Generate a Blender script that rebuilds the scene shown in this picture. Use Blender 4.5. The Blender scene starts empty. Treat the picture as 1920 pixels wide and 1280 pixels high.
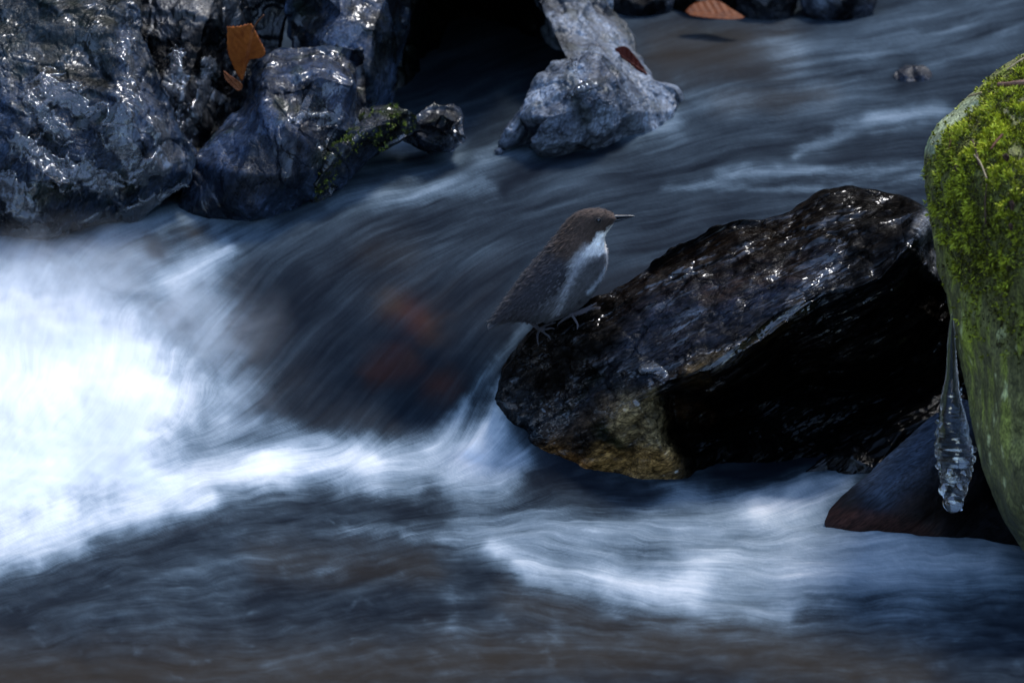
import bpy, bmesh, math, random
import numpy as np
from mathutils import Vector, noise as mnoise
from mathutils.geometry import delaunay_2d_cdt
R = math.radians
random.seed(7); rng = np.random.default_rng(7)
scene = bpy.context.scene
col = scene.collection

# ------------------------------------------------------------------ camera
PITCH, DIST, LENS = R(17), 5.5556, 200.0
TARGET = np.array([0, 0, .136])
FWD = np.array([0, math.cos(PITCH), -math.sin(PITCH)])
RIGHT = np.array([1., 0, 0]); UP = np.array([0, math.sin(PITCH), math.cos(PITCH)])
CAM = TARGET - DIST * FWD
cd = bpy.data.cameras.new('camera'); cam = bpy.data.objects.new('camera', cd); col.objects.link(cam)
cam.location = CAM; cam.rotation_euler = (R(90) - PITCH, 0, 0)
cd.lens = LENS; cd.sensor_width = 36; cd.clip_start = .1; cd.clip_end = 500
cd.dof.use_dof = True; cd.dof.focus_distance = DIST + .03; cd.dof.aperture_fstop = 9.5
scene.camera = cam

# ------------------------------------------------------------------ sky and sun (open shade under a pale sky)
SUN_EL, SUN_AZ = R(61), R(36)      # azimuth from +Y, positive = from the right
w = bpy.data.worlds.new('World'); scene.world = w; w.use_nodes = True
nt_ = w.node_tree; bg = nt_.nodes['Background']
sky = nt_.nodes.new('ShaderNodeTexSky'); sky.sky_type = 'NISHITA'; sky.sun_disc = False
sky.sun_elevation = SUN_EL; sky.sun_rotation = SUN_AZ; sky.air_density = 1.0; sky.dust_density = .6; sky.ozone_density = 1.6
nt_.links.new(sky.outputs[0], bg.inputs[0]); bg.inputs[1].default_value = .13
sd = bpy.data.lights.new('sun', 'SUN'); sd.energy = .85; sd.angle = R(14); sd.color = (1, .98, .96)
so = bpy.data.objects.new('sun', sd); col.objects.link(so)
sdir = Vector((math.sin(SUN_AZ) * math.cos(SUN_EL), math.cos(SUN_AZ) * math.cos(SUN_EL), math.sin(SUN_EL)))
so.rotation_euler = sdir.to_track_quat('Z', 'Y').to_euler(); so.location = (3, 3, 5)
vs = scene.view_settings
scene.display_settings.display_device = 'sRGB'
vs.view_transform = 'Standard'; vs.look = 'None'; vs.gamma = 1; vs.exposure = 1.92
scene.render.engine = 'CYCLES'
cyc = scene.cycles; cyc.use_denoising = True; cyc.max_bounces = 10; cyc.transmission_bounces = 8; cyc.transparent_max_bounces = 12
cyc.sample_clamp_indirect = 4; cyc.caustics_reflective = False; cyc.caustics_refractive = False

# ------------------------------------------------------------------ maths helpers
def ray(px, py):
    px = np.asarray(px, float); py = np.asarray(py, float)
    u = (px - 960) / 1920 / DIST; v = (640 - py) / 1920 / DIST
    return FWD + u[..., None] * RIGHT + v[..., None] * UP
def P(px, py, Y):
    """the point at depth Y (metres along the stream) that the camera sees at a picture position"""
    d = ray(px, py); t = (np.asarray(Y, float) - CAM[1]) / d[..., 1]
    return CAM + d * t[..., None]
def y_at_z(px, py, z):
    d = ray(px, py); t = (np.asarray(z, float) - CAM[2]) / d[..., 2]
    return CAM[1] + d[..., 1] * t
def to_px(p):
    q = p - CAM; dep = q @ FWD
    return 960 + (q @ RIGHT) / dep * DIST * 1920, 640 - (q @ UP) / dep * DIST * 1920

_perm = np.random.default_rng(3).permutation(256); _perm = np.concatenate([_perm, _perm, _perm])
_g = np.random.default_rng(4).normal(size=(256, 3)); _g /= np.linalg.norm(_g, axis=1)[:, None]
def pn(p):
    p = np.asarray(p, float); i = np.floor(p).astype(int); f = p - i; i &= 255
    u = f * f * f * (f * (f * 6 - 15) + 10); out = 0
    for a in (0, 1):
        for b in (0, 1):
            for c in (0, 1):
                h = _perm[_perm[_perm[i[..., 0] + a] + i[..., 1] + b] + i[..., 2] + c] & 255
                g = _g[h]
                dot = g[..., 0] * (f[..., 0] - a) + g[..., 1] * (f[..., 1] - b) + g[..., 2] * (f[..., 2] - c)
                wgt = (u[..., 0] if a else 1 - u[..., 0]) * (u[..., 1] if b else 1 - u[..., 1]) * (u[..., 2] if c else 1 - u[..., 2])
                out = out + dot * wgt
    return out * 1.6
def fbm(p, oct=5, gain=.5, lac=2.03, ridged=False):
    s = 0; a = 1; n = 0; p = np.asarray(p, float).copy()
    for k in range(oct):
        v = pn(p + 17.3 * k)
        if ridged: v = 1 - 2 * np.abs(v)
        s = s + a * v; n += a; a *= gain; p = p * lac
    return s / n
_cr = np.random.default_rng(9).random((256, 3)); _cd = np.random.default_rng(10).normal(size=(256, 3)); _cd /= np.linalg.norm(_cd, axis=1)[:, None]
def facet(p, sharp=14.):
    """fractured blocks: every cell of a jittered lattice is a tilted plane; returns height and crack closeness"""
    i = np.floor(p).astype(int); f = p - i; num = 0; den = 0; d1 = np.full(len(p), 9.); d2 = np.full(len(p), 9.)
    for a in (-1, 0, 1):
        for b in (-1, 0, 1):
            for c in (-1, 0, 1):
                h = _perm[_perm[_perm[(i[:, 0] + a) & 255] + ((i[:, 1] + b) & 255)] + ((i[:, 2] + c) & 255)] & 255
                r = np.array((a, b, c)) + _cr[h] - f; d = np.sqrt((r * r).sum(1)); w_ = np.exp(-sharp * d) + 1e-30
                num = num + w_ * (-(r * _cd[h]).sum(1) + (_cr[h, 0] - .5)); den = den + w_
                m = d < d1; d2 = np.where(m, d1, np.minimum(d2, d)); d1 = np.where(m, d, d1)
    return num / den, d2 - d1
def sstep(a, b, x):
    t = np.clip((x - a) / (b - a), 0, 1); return t * t * (3 - 2 * t)
def seg_dist(X, Y, pts, rs):
    """distance to a polyline divided by its (interpolated) radius"""
    best = np.full(X.shape, 1e9); pts = np.array(pts, float)
    rs = np.broadcast_to(np.array(rs, float), (len(pts),))
    if len(pts) == 1: return np.hypot(X - pts[0, 0], Y - pts[0, 1]) / rs[0]
    for k in range(len(pts) - 1):
        a, b = pts[k], pts[k + 1]; d = b - a; L = d @ d
        t = np.clip(((X - a[0]) * d[0] + (Y - a[1]) * d[1]) / L, 0, 1)
        q = np.hypot(X - a[0] - t * d[0], Y - a[1] - t * d[1]) / (rs[k] * (1 - t) + rs[k + 1] * t)
        best = np.minimum(best, q)
    return best
def poly_sd(X, Y, pts):
    """signed distance to a polygon, negative inside"""
    pts = np.array(pts, float); n = len(pts); inside = np.zeros(X.shape, bool); best = np.full(X.shape, 1e9)
    for k in range(n):
        a, b = pts[k], pts[(k + 1) % n]; d = b - a; L = d @ d + 1e-9
        t = np.clip(((X - a[0]) * d[0] + (Y - a[1]) * d[1]) / L, 0, 1)
        best = np.minimum(best, np.hypot(X - a[0] - t * d[0], Y - a[1] - t * d[1]))
        c = ((a[1] > Y) != (b[1] > Y)) & (X < (b[0] - a[0]) * (Y - a[1]) / (b[1] - a[1] + 1e-12) + a[0])
        inside ^= c
    return np.where(inside, -best, best)
def tps(pts, vals, smooth=0):
    pts = np.array(pts, float) / 500.; vals = np.array(vals, float); n = len(pts)
    def K(r2): return .5 * r2 * np.log(r2 + 1e-12)
    d2 = ((pts[:, None] - pts[None]) ** 2).sum(-1)
    A = np.zeros((n + 3, n + 3)); A[:n, :n] = K(d2) + smooth * np.eye(n)
    A[:n, n] = 1; A[:n, n + 1:] = pts; A[n, :n] = 1; A[n + 1:, :n] = pts.T
    sol = np.linalg.solve(A, np.concatenate([vals, np.zeros((3,) + vals.shape[1:])]))
    def f(X, Y):
        x = np.asarray(X, float) / 500.; y = np.asarray(Y, float) / 500.
        out = sol[n] + sol[n + 1] * x + sol[n + 2] * y
        for k in range(n): out = out + sol[k] * K((x - pts[k, 0]) ** 2 + (y - pts[k, 1]) ** 2)
        return out
    return f

# ------------------------------------------------------------------ object helpers
def tag(o, label=None, cat=None, group=None, kind=None):
    if label: o['label'] = label
    if cat: o['category'] = cat
    if group: o['group'] = group
    if kind: o['kind'] = kind
    return o
def mesh_np(name, V, faces, mat=None, parent=None, smooth=True, colr=None, attrs=None):
    """faces: list of (n,3)/(n,4) arrays"""
    me = bpy.data.meshes.new(name); V = np.asarray(V, np.float32)
    me.vertices.add(len(V)); me.vertices.foreach_set('co', V.ravel())
    fl = [np.asarray(f, np.int32) for f in faces if len(f)]
    nl = sum(f.size for f in fl); nf = sum(len(f) for f in fl)
    me.loops.add(nl); me.polygons.add(nf)
    me.loops.foreach_set('vertex_index', np.concatenate([f.ravel() for f in fl]))
    tot = np.concatenate([np.full(len(f), f.shape[1], np.int32) for f in fl])
    me.polygons.foreach_set('loop_start', np.concatenate([[0], np.cumsum(tot)[:-1]]).astype(np.int32))
    me.update(calc_edges=True); me.validate()
    if smooth: me.polygons.foreach_set('use_smooth', np.ones(len(me.polygons), bool))
    if colr is not None:
        a = me.attributes.new('Col', 'FLOAT_COLOR', 'POINT')
        c = np.ones((len(V), 4), np.float32); c[:, :3] = colr; a.data.foreach_set('color', c.ravel())
    for k, v in (attrs or {}).items():
        a = me.attributes.new(k, 'FLOAT', 'POINT'); a.data.foreach_set('value', np.asarray(v, np.float32).ravel())
    o = bpy.data.objects.new(name, me); col.objects.link(o)
    if mat: me.materials.append(mat)
    if parent: o.parent = parent
    return o
def bm_obj(name, bm, mat, parent=None, smooth=True):
    me = bpy.data.meshes.new(name); bm.normal_update(); bm.to_mesh(me); bm.free()
    if smooth: me.polygons.foreach_set('use_smooth', np.ones(len(me.polygons), bool))
    o = bpy.data.objects.new(name, me); col.objects.link(o); me.materials.append(mat)
    if parent: o.parent = parent
    return o
def vnormals(V, faces):
    N = np.zeros_like(V)
    for f in faces:
        f = np.asarray(f)
        n = np.cross(V[f[:, 1]] - V[f[:, 0]], V[f[:, 2]] - V[f[:, 0]]) if f.shape[1] == 3 else np.cross(V[f[:, 2]] - V[f[:, 0]], V[f[:, 3]] - V[f[:, 1]])
        for k in range(f.shape[1]):
            for c in range(3): N[:, c] += np.bincount(f[:, k], n[:, c], len(V))
    return N / (np.linalg.norm(N, axis=1)[:, None] + 1e-12)

# ------------------------------------------------------------------ materials
class NT:
    def __init__(s, name):
        s.m = bpy.data.materials.new(name); s.m.use_nodes = True; s.t = s.m.node_tree
        s.b = s.t.nodes['Principled BSDF']; s.out = s.t.nodes['Material Output']
    def n(s, typ, **kw):
        nd = s.t.nodes.new('ShaderNode' + typ)
        for k, v in kw.items():
            if k.startswith('i_'):
                key = k[2:]; key = int(key) if key.isdigit() else key.replace('_', ' ')
                if hasattr(v, 'is_linked'): s.t.links.new(v, nd.inputs[key])
                else: nd.inputs[key].default_value = v
            else: setattr(nd, k, v)
        return nd
    def link(s, a, b): s.t.links.new(a, b)
    def noise(s, vec, scale, detail=6, rough=.55, dist=0):
        return s.n('TexNoise', i_Vector=vec, i_Scale=scale, i_Detail=detail, i_Roughness=rough, i_Distortion=dist).outputs[0]
    def mr(s, v, a, b, c, d, clamp=True):
        nd = s.n('MapRange', i_0=v, i_1=a, i_2=b, i_3=c, i_4=d); nd.clamp = clamp; return nd.outputs[0]
    def mul(s, a, b, op='MULTIPLY'):
        nd = s.n('Math', operation=op); 
        for k, v in enumerate((a, b)):
            if hasattr(v, 'is_linked'): s.link(v, nd.inputs[k])
            else: nd.inputs[k].default_value = v
        return nd.outputs[0]
    def mix(s, f, a, b, blend='MIX'):
        nd = s.n('Mix', data_type='RGBA', blend_type=blend)
        for key, v in ((0, f), (6, a), (7, b)):
            if hasattr(v, 'is_linked'): s.link(v, nd.inputs[key])
            else: nd.inputs[key].default_value = v if key == 0 else (*v, 1)
        return nd.outputs[2]
def obj_vec(t, rot=(0, 0, 0), scale=(1, 1, 1)):
    tc = t.n('TexCoord').outputs['Object']
    mp = t.n('Mapping', vector_type='TEXTURE', i_Vector=tc, i_Rotation=tuple(-a for a in rot), i_Scale=tuple(1 / a for a in scale)); return mp.outputs[0]
def rockmat(name, rlo=.2, rhi=.55, bump=.5, bdist=.004, scale=90, rot=(0, 0, 0), sc=(1, 1, 1), spec=.5, coat=0, var=(.35, 1.7), coatr=.12, wlo=.44, cbump=.8, cior=1.5, n5w=.7):
    t = NT(name); v = obj_vec(t, rot, sc); b = t.b
    c = t.n('Attribute', attribute_name='Col').outputs['Color']
    n1 = t.noise(v, scale, 9, .62, .4); n2 = t.noise(v, scale * 4.5, 6, .65); n3 = t.noise(v, scale * .35, 5, .6, .6)
    k = t.mul(t.mr(n1, .3, .7, var[0], var[1]), t.mr(n2, .38, .62, .35, 1.5))
    kc = t.n('CombineColor', i_0=k, i_1=k, i_2=k).outputs[0]
    cc = t.mix(1.0, c, kc, 'MULTIPLY'); t.link(cc, b.inputs['Base Color'])
    t.link(t.mr(n3, .35, .65, rlo, rhi), b.inputs['Roughness'])
    lum = t.n('RGBToBW', i_0=c).outputs[0]; t.link(t.mr(lum, .0016, .006, spec * .12, spec), b.inputs['Specular IOR Level']); n4 = t.noise(v, scale * .22, 6, .65, .8); wetm = t.mr(n4, wlo, wlo + .14, .04, 1); t.link(t.mul(t.mr(lum, .0016, .006, .1, coat), wetm), b.inputs['Coat Weight'])  # near-black colour loses gloss, so painted recess shade stays dark
    b.inputs['Coat Roughness'].default_value = coatr; b.inputs['Coat IOR'].default_value = cior
    h = t.mul(t.mul(n1, t.mul(n3, 1.2), 'ADD'), t.mul(n2, .35), 'ADD')
    bp = t.n('Bump', i_Strength=bump, i_Distance=bdist, i_Height=h)
    t.link(bp.outputs[0], b.inputs['Normal']); n5 = t.noise(v, scale * .9, 1.6, .5, .3); n6 = t.noise(v, scale * .3, 1, .5); bp2 = t.n('Bump', i_Strength=cbump, i_Distance=bdist * 1.5, i_Height=t.mul(t.mul(n5, n5w), t.mul(n6, 2.2), 'ADD')); t.link(bp2.outputs[0], b.inputs['Coat Normal'])
    return t.m
def plain(name, c, rough=.5, spec=.4, nscale=200, var=.35, bump=.3, bdist=.001, sc=(1, 1, 1)):
    t = NT(name); v = obj_vec(t, (0, 0, 0), sc); n = t.noise(v, nscale, 6, .6)
    k = t.mr(n, .3, .7, 1 - var, 1 + var); kc = t.n('CombineColor', i_0=k, i_1=k, i_2=k).outputs[0]
    t.link(t.mix(1.0, c, kc, 'MULTIPLY'), t.b.inputs['Base Color'])
    t.b.inputs['Roughness'].default_value = rough; t.b.inputs['Specular IOR Level'].default_value = spec
    bp = t.n('Bump', i_Strength=bump, i_Distance=bdist, i_Height=n); t.link(bp.outputs[0], t.b.inputs['Normal'])
    return t.m

# ------------------------------------------------------------------ stream water: one sheet, pool > cascade > upper run
ctrl = []
for px in (-250, 300, 800, 1300, 1800, 2200):
    for py in (1500, 1280, 1130, 1030): ctrl.append((px, py, 0))
for px in (700, 1000, 1300, 1600, 1900, 2150): ctrl.append((px, 920, 0))
for px in (-200, 250, 700, 1200, 1700, 2200):
    for py, z in ((-260, .215), (-60, .195), (100, .185), (230, .174), (340, .164)): ctrl.append((px, py, z))
ctrl += [(500, 870, .012), (700, 860, .006), (900, 850, .004), (330, 900, .03), (150, 960, .022), (0, 990, .02), (-200, 1000, .02),
         (600, 780, .03), (750, 800, .014), (880, 790, .022), (520, 720, .058), (680, 680, .07), (830, 680, .074), (420, 620, .092), (900, 620, .1),
         (600, 600, .1), (740, 580, .112), (880, 540, .128), (420, 520, .12), (560, 490, .133), (720, 470, .144), (900, 440, .152), (1050, 430, .156),
         (1200, 420, .158), (1450, 420, .158), (1800, 430, .156), (2100, 430, .156), (1150, 560, .122), (1150, 700, .07), (1150, 820, .015),
         (1500, 560, .12), (1500, 700, .07), (1500, 820, .015), (1900, 560, .12), (1900, 700, .07), (1900, 830, .015), (2150, 600, .11), (2150, 800, .02),
         (300, 470, .137), (120, 470, .134), (-150, 480, .132), (300, 560, .12), (120, 560, .118), (-150, 560, .118), (250, 680, .1), (80, 680, .1), (-150, 700, .098),
         (280, 800, .066), (100, 820, .066), (-150, 830, .064), (350, 850, .044), (450, 400, .15), (250, 410, .15)]
ctrl = np.array(ctrl, float)
W = tps(ctrl[:, :2], y_at_z(ctrl[:, 0], ctrl[:, 1], ctrl[:, 2]), 1e-4)   # depth of the water seen at a picture position

def water():
    gx = np.arange(-340, 2161, 2.); gy = np.arange(-130, 1441, 2.)
    X, Y = np.meshgrid(gx, gy); H, Wd = X.shape
    cx = np.arange(-356, 2200, 16.); cyy = np.arange(-130, 1460, 16.)
    CX, CY = np.meshgrid(cx, cyy); Wc = W(CX, CY)
    def up(A):
        fx = (X - cx[0]) / 16; fy = (Y - cyy[0]) / 16
        ix = np.clip(fx.astype(int), 1, A.shape[1] - 3); iy = np.clip(fy.astype(int), 1, A.shape[0] - 3)
        tx = fx - ix; ty = fy - iy
        def cub(t): return (-.5 * t**3 + t**2 - .5 * t, 1.5 * t**3 - 2.5 * t**2 + 1, -1.5 * t**3 + 2 * t**2 + .5 * t, .5 * t**3 - .5 * t**2)
        wx = cub(tx); wy = cub(ty); o = 0
        for a in range(4):
            for b in range(4): o = o + wy[a] * wx[b] * A[iy + a - 1, ix + b - 1]
        return o
    depth = up(Wc)
    # flow direction in the picture plane: control vectors
    fl = [(1900, 60, -1, .25), (1500, 60, -1, .15), (1850, 300, -1, -.02), (1500, 340, -1, .08), (1200, 380, -1, .16), (1000, 420, -1, .3), (700, 330, -1, .12),
          (1250, 240, -1, .3), (1000, 330, -1, .28), (800, 430, -1, .32), (600, 440, -1, .55), (480, 560, -.7, 1), (650, 560, -1, .9), (850, 540, -1, .8), (960, 520, -1, .7),
          (560, 720, -.75, 1), (720, 690, -.8, 1), (860, 640, -.8, 1), (700, 800, -.6, .8), (880, 780, -.45, 1), (930, 720, -.5, 1), (960, 640, -.9, .8),
          (300, 480, -1, .35), (420, 440, -1, .45), (200, 640, -.3, 1), (60, 640, -.2, 1), (320, 740, -.3, 1), (150, 830, -.6, .7), (380, 860, -1, .2),
          (560, 865, -1, .02), (760, 870, -1, .05), (300, 940, -1, .3), (100, 1000, -1, .35), (500, 1000, -1, .1), (900, 950, -1, .12), (900, 1100, -1, -.05),
          (1200, 1000, -1, -.12), (1100, 1080, -1, -.3), (1400, 1080, -1, -.1), (1500, 930, -1, .35), (1600, 1020, -1, .05), (1850, 1030, -1, .0), (1600, 1150, -1, .02),
          (300, 1150, -1, .05), (300, 1260, -1, -.08), (1000, 1230, -1, .05), (1700, 1250, -1, .05), (1250, 920, -1, .1), (1250, 700, -.5, 1), (1600, 700, -.5, 1)]
    fl = np.array(fl, float)
    num = np.zeros(CX.shape + (2,)); den = np.zeros(CX.shape)
    for a, b, c, d in fl:
        wg = 1 / (((CX - a)**2 + (CY - b)**2) / 1e4 + .15)**1.6; n_ = math.hypot(c, d)
        num[..., 0] += wg * c / n_; num[..., 1] += wg * d / n_; den += wg
    U = up(num[..., 0] / den); Vv = up(num[..., 1] / den)
    # turbulence
    pool = sstep(840, 900, Y + (X - 700) * .02) ; upper = sstep(430, 360, Y)
    q = np.stack([X / 110, Y / 70, np.zeros_like(X)], -1)
    def gr(A): return np.gradient(A, axis=1), np.gradient(A, axis=0)
    ps = fbm(q, 3)
    dx, dy = gr(ps)
    amp = .10 + .22 * pool + .10 * upper
    moundm = sstep(40, -40, poly_sd(X, Y, [(-300, 470), (60, 470), (260, 540), (420, 700), (400, 820), (300, 860), (-300, 900)]))
    amp = amp + .35 * moundm
    U = U + amp * 22 * dy; Vv = Vv - amp * 22 * dx
    nn = np.hypot(U, Vv) + 1e-9; U /= nn; Vv /= nn
    # line-integral noise: silky strands
    def blur(A, k):
        for ax in (0, 1):
            B = A.copy()
            for s_ in range(1, k + 1): B = B + np.roll(A, s_, ax) + np.roll(A, -s_, ax)
            A = B / (2 * k + 1)
        return A / A.std()
    n0 = rng.normal(size=X.shape); n1 = blur(rng.normal(size=X.shape), 2); n2 = blur(blur(rng.normal(size=X.shape), 3), 4); n3 = blur(blur(rng.normal(size=X.shape), 9), 9)
    acc = [np.zeros(X.shape) for _ in range(4)]; cnt = [0, 0, 0]
    U32, V32 = U.astype(np.float32), Vv.astype(np.float32)
    for sg in (1, -1):
        ax_ = np.tile(np.arange(Wd, dtype=np.float32), (H, 1)); ay_ = np.tile(np.arange(H, dtype=np.float32)[:, None], (1, Wd))
        for k in range(46):
            ii = np.clip(ax_ + .5, 0, Wd - 1).astype(np.int32); jj = np.clip(ay_ + .5, 0, H - 1).astype(np.int32)
            idx = jj * Wd + ii
            wgt = math.cos(k / 46 * math.pi / 2)
            if k < 14: acc[0] += n0.ravel()[idx]
            if k < 26: acc[1] += n1.ravel()[idx] * wgt
            acc[2] += n2.ravel()[idx] * wgt
            acc[3] += n3.ravel()[idx]
            st = 1.0 if k < 14 else (1.5 if k < 26 else 3.2)
            ax_ += sg * st * U32.ravel()[idx]; ay_ += sg * st * V32.ravel()[idx]
    L0, L1, L2, L3 = [(a - a.mean()) / a.std() for a in acc]
    # foam / aeration, with silky highlights and some shade painted into the value
    wx = 26 * fbm(np.stack([X / 60, Y / 45, X * 0 + 3], -1), 4); wy = 18 * fbm(np.stack([X / 60, Y / 45, X * 0 + 9], -1), 4)
    Xw, Yw = X + wx, Y + wy
    T = .165 + .01 * upper - .05 * sstep(450, 560, Y) * (1 - pool)
    def add(I, pts, r, p=2):
        nonlocal T
        d = seg_dist(Xw, Yw, pts, r); T = 1 - (1 - T) * (1 - I * np.exp(-d**p))
    sd_ = poly_sd(Xw, Yw, [(-400, 515), (60, 520), (160, 545), (255, 585), (320, 650), (375, 720), (370, 770), (320, 830), (300, 870), (330, 905), (180, 950), (60, 990), (-400, 1040)])
    sd_m = sstep(40, -90, sd_)
    T = 1 - (1 - T) * (1 - .97 * sstep(85, -75, sd_ + 34 * fbm(np.stack([X / 45, Y / 45, X * 0 + 51], -1), 5)))
    for a in [(.28, [(-100, 480), (60, 455), (170, 490), (330, 520)], 50), (.3, [(200, 430), (330, 420), (480, 400)], 34), (.42, [(420, 470), (330, 540)], [22, 40]),
              (.4, [(390, 600), (440, 710), (410, 800)], 55), (.3, [(430, 795), (520, 800), (650, 835)], 20),
              (.72, [(280, 905), (400, 885), (520, 872)], [58, 50, 40]), (.55, [(500, 872), (620, 862), (690, 864)], [44, 40, 34]), (.3, [(420, 880), (640, 860), (780, 862)], [40, 40, 40]), (.42, [(700, 868), (880, 850), (960, 850)], [40, 34, 30]),
              (.22, [(985, 620), (915, 700), (850, 790), (810, 840)], 14), (.65, [(945, 720), (925, 790), (890, 845)], [14, 34, 44]), (.3, [(880, 760), (830, 840)], [16, 34]),
              (.4, [(860, 905), (960, 890)], 38), (.3, [(640, 905), (780, 915)], 22), (.55, [(-100, 1050), (60, 1010), (250, 960), (390, 935)], [46, 42, 34, 18]),
              (.3, [(0, 1060), (150, 1010)], 30), (.2, [(660, 1000), (720, 990)], 22), (.22, [(760, 1000), (830, 1005)], 14), (.13, [(600, 1075), (640, 1070)], 14),
              (.44, [(920, 1030), (1000, 1065), (1150, 1085), (1290, 1100)], [16, 30, 40, 40]), (.32, [(880, 990), (1100, 1005), (1300, 985), (1480, 955)], 55),
              (.55, [(1440, 950), (1520, 920), (1580, 905)], [36, 40, 26]), (.40, [(1300, 1040), (1500, 1015), (1700, 1020), (2000, 1025)], [44, 60, 44, 36]),
              (.36, [(1150, 1100), (1300, 1125), (1470, 1140)], [34, 42, 34]), (.38, [(1330, 1080), (1600, 1070), (1850, 1060)], 36), (.25, [(1270, 930), (1420, 950)], 26),
              (.2, [(1480, 1120), (1650, 1120), (1950, 1085)], [46, 54, 44]), (.14, [(850, 1120), (850, 1180)], 22), (.1, [(1050, 1160), (1050, 1200)], 18),
              (.22, [(660, 305), (760, 270), (850, 285)], [24, 30, 22]), (.2, [(640, 370), (780, 360), (900, 345)], 22), (.24, [(1050, 275), (1180, 240), (1260, 235)], 26),
              (.10, [(1270, 165), (1380, 190)], 28), (.10, [(1530, 170), (1650, 110), (1850, 40)], [40, 60, 80]), (.26, [(1500, 285), (1620, 235), (1760, 205)], [12, 16, 20]),
              (.2, [(1350, 325), (1560, 322), (1760, 308)], 12), (.16, [(1250, 345), (1500, 352), (1740, 335)], 9), (.18, [(900, 300), (1000, 275)], 16), (.16, [(1440, 60), (1500, 120)], 40)]:
        add(*a)
    for I, c, r in [(.75, [(290, 465)], 26), (.9, [(1350, 800), (1700, 780)], 90), (.6, [(1700, 140)], 30), (.5, [(330, 440), (380, 425)], 16), (.6, [(940, 350), (1040, 300), (1150, 275)], 15), (.35, [(560, 520), (440, 680)], 26),  # the broad stroke paints shade under the wet rock's overhang
                    (.35, [(1250, 120), (1400, 90)], 60), (.25, [(820, 640), (620, 800)], 60), (.4, [(1000, 900), (1250, 925)], 16), (.3, [(1850, 1180), (1950, 1150)], 60),  # first stroke paints the hollow's shadow on the upper water
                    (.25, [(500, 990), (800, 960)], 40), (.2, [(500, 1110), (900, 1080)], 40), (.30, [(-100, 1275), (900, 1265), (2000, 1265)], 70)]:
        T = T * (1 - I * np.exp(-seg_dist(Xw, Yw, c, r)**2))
    fleck = np.clip(fbm(np.stack([Xw / 46, Yw / 22, X * 0 + 61], -1), 4) - .16, 0, 1) * sstep(-.25, .3, fbm(np.stack([X / 150, Y / 90, X * 0 + 71], -1), 3)) * pool
    T = T + .32 * fleck * (1 - T)
    big = fbm(np.stack([X / 190, Y / 80, X * 0 + 21], -1), 3)
    mid = fbm(np.stack([X / 60, Y / 22, X * 0 + 31], -1), 4)
    T = T * (1 + .28 * big * (1 - .7 * T)) + pool * (1 - T) * .10 * mid
    mo = (1 - .80 * sstep(.5, 1.0, T)) * (1 - .55 * sstep(.25, .5, T)); halo = sstep(150, 0, sd_)
    T = T * (1 + mo * ((.10 + .0 * pool) * L0 + (.115 - .04 * halo) * L1 + (.085 - .055 * halo) * L2 + (.12 - .07 * halo) * L3))
    T = T - .20 * sd_m * (.5 + .5 * np.clip(fbm(np.stack([X / 130, Y / 150, X * 0 + 41], -1), 4) * 2.2, -1, 1)) * T
    T = np.clip(T, .03, 1)
    T = T + (.2 - T) * sstep(-190, -330, X + 60 * big)
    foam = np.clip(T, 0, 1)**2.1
    # silt / stones showing through the water
    br = np.zeros(X.shape)
    for I, c, r in [(.8, [(740, 570), (800, 610)], 34), (.7, [(720, 690), (760, 680)], 34), (.75, [(830, 720)], 34), (.2, [(760, 480), (700, 470)], 40), (.5, [(1250, 100), (1450, 90)], 60),
                    (.35, [(1350, 190), (1550, 180)], 26), (.5, [(370, 430)], 24), (.55, [(0, 1270), (700, 1260), (1300, 1200), (1700, 1270)], 70), (.35, [(500, 1050), (800, 1060)], 40), (.4, [(960, 1130), (1200, 1180)], 40)]:
        br = np.maximum(br, I * np.exp(-seg_dist(Xw, Yw, c, r)**2))
    red = np.exp(-seg_dist(Xw, Yw, [(780, 590), (720, 690), (830, 720)], 60)**2)
    # strand relief and surges
    rel = .00035 * L2 * (1 - .5 * moundm) + .0008 * L3 * (1 - moundm) + .0001 * L1 + .006 * big * (.25 + .75 * pool + .0 * upper) + .0012 * mid * (pool + .3 * moundm)
    rel = rel + moundm * .006 * fbm(np.stack([X / 90, Y / 90, X * 0 + 5], -1), 3)
    pts = P(X, Y, depth)
    pts[..., 2] += rel
    # a wide skirt so that the stream goes on beyond the frame
    def ext(A, axis, front, d):
        e = np.take(A, [0 if front else -1], axis).copy(); e += d
        return np.concatenate([e, A], axis) if front else np.concatenate([A, e], axis)
    F = {'foam': foam, 'brown': br, 'red': red}
    for dxy in ((-.25, 0, 0), (-1.2, 0, 0)): pts = ext(pts, 1, True, np.array(dxy))
    for dxy in ((.25, 0, 0), (1.2, 0, 0)): pts = ext(pts, 1, False, np.array(dxy))
    for dxy in ((0, .5, .03), (0, 3, .4)): pts = ext(pts, 0, True, np.array(dxy))
    for dxy in ((0, -.4, 0), (0, -5, -.02)): pts = ext(pts, 0, False, np.array(dxy))
    for k in F: F[k] = np.pad(F[k], 2, mode='edge')
    for sl in (np.s_[:, :2], np.s_[:, -2:], np.s_[:2], np.s_[-2:]): F['foam'][sl] = .035; F['brown'][sl] = 0
    H, Wd = pts.shape[:2]
    i = np.arange(H * Wd).reshape(H, Wd)
    q = np.stack([i[:-1, :-1], i[1:, :-1], i[1:, 1:], i[:-1, 1:]], -1).reshape(-1, 4)
    t = NT('stream water'); b = t.b
    fo = t.n('Attribute', attribute_name='foam').outputs['Fac']; bw = t.n('Attribute', attribute_name='brown').outputs['Fac']; rd = t.n('Attribute', attribute_name='red').outputs['Fac']
    c0 = t.mix(bw, (.0045, .0065, .0105), t.mix(rd, (.038, .028, .017), (.042, .015, .010)))
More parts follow.
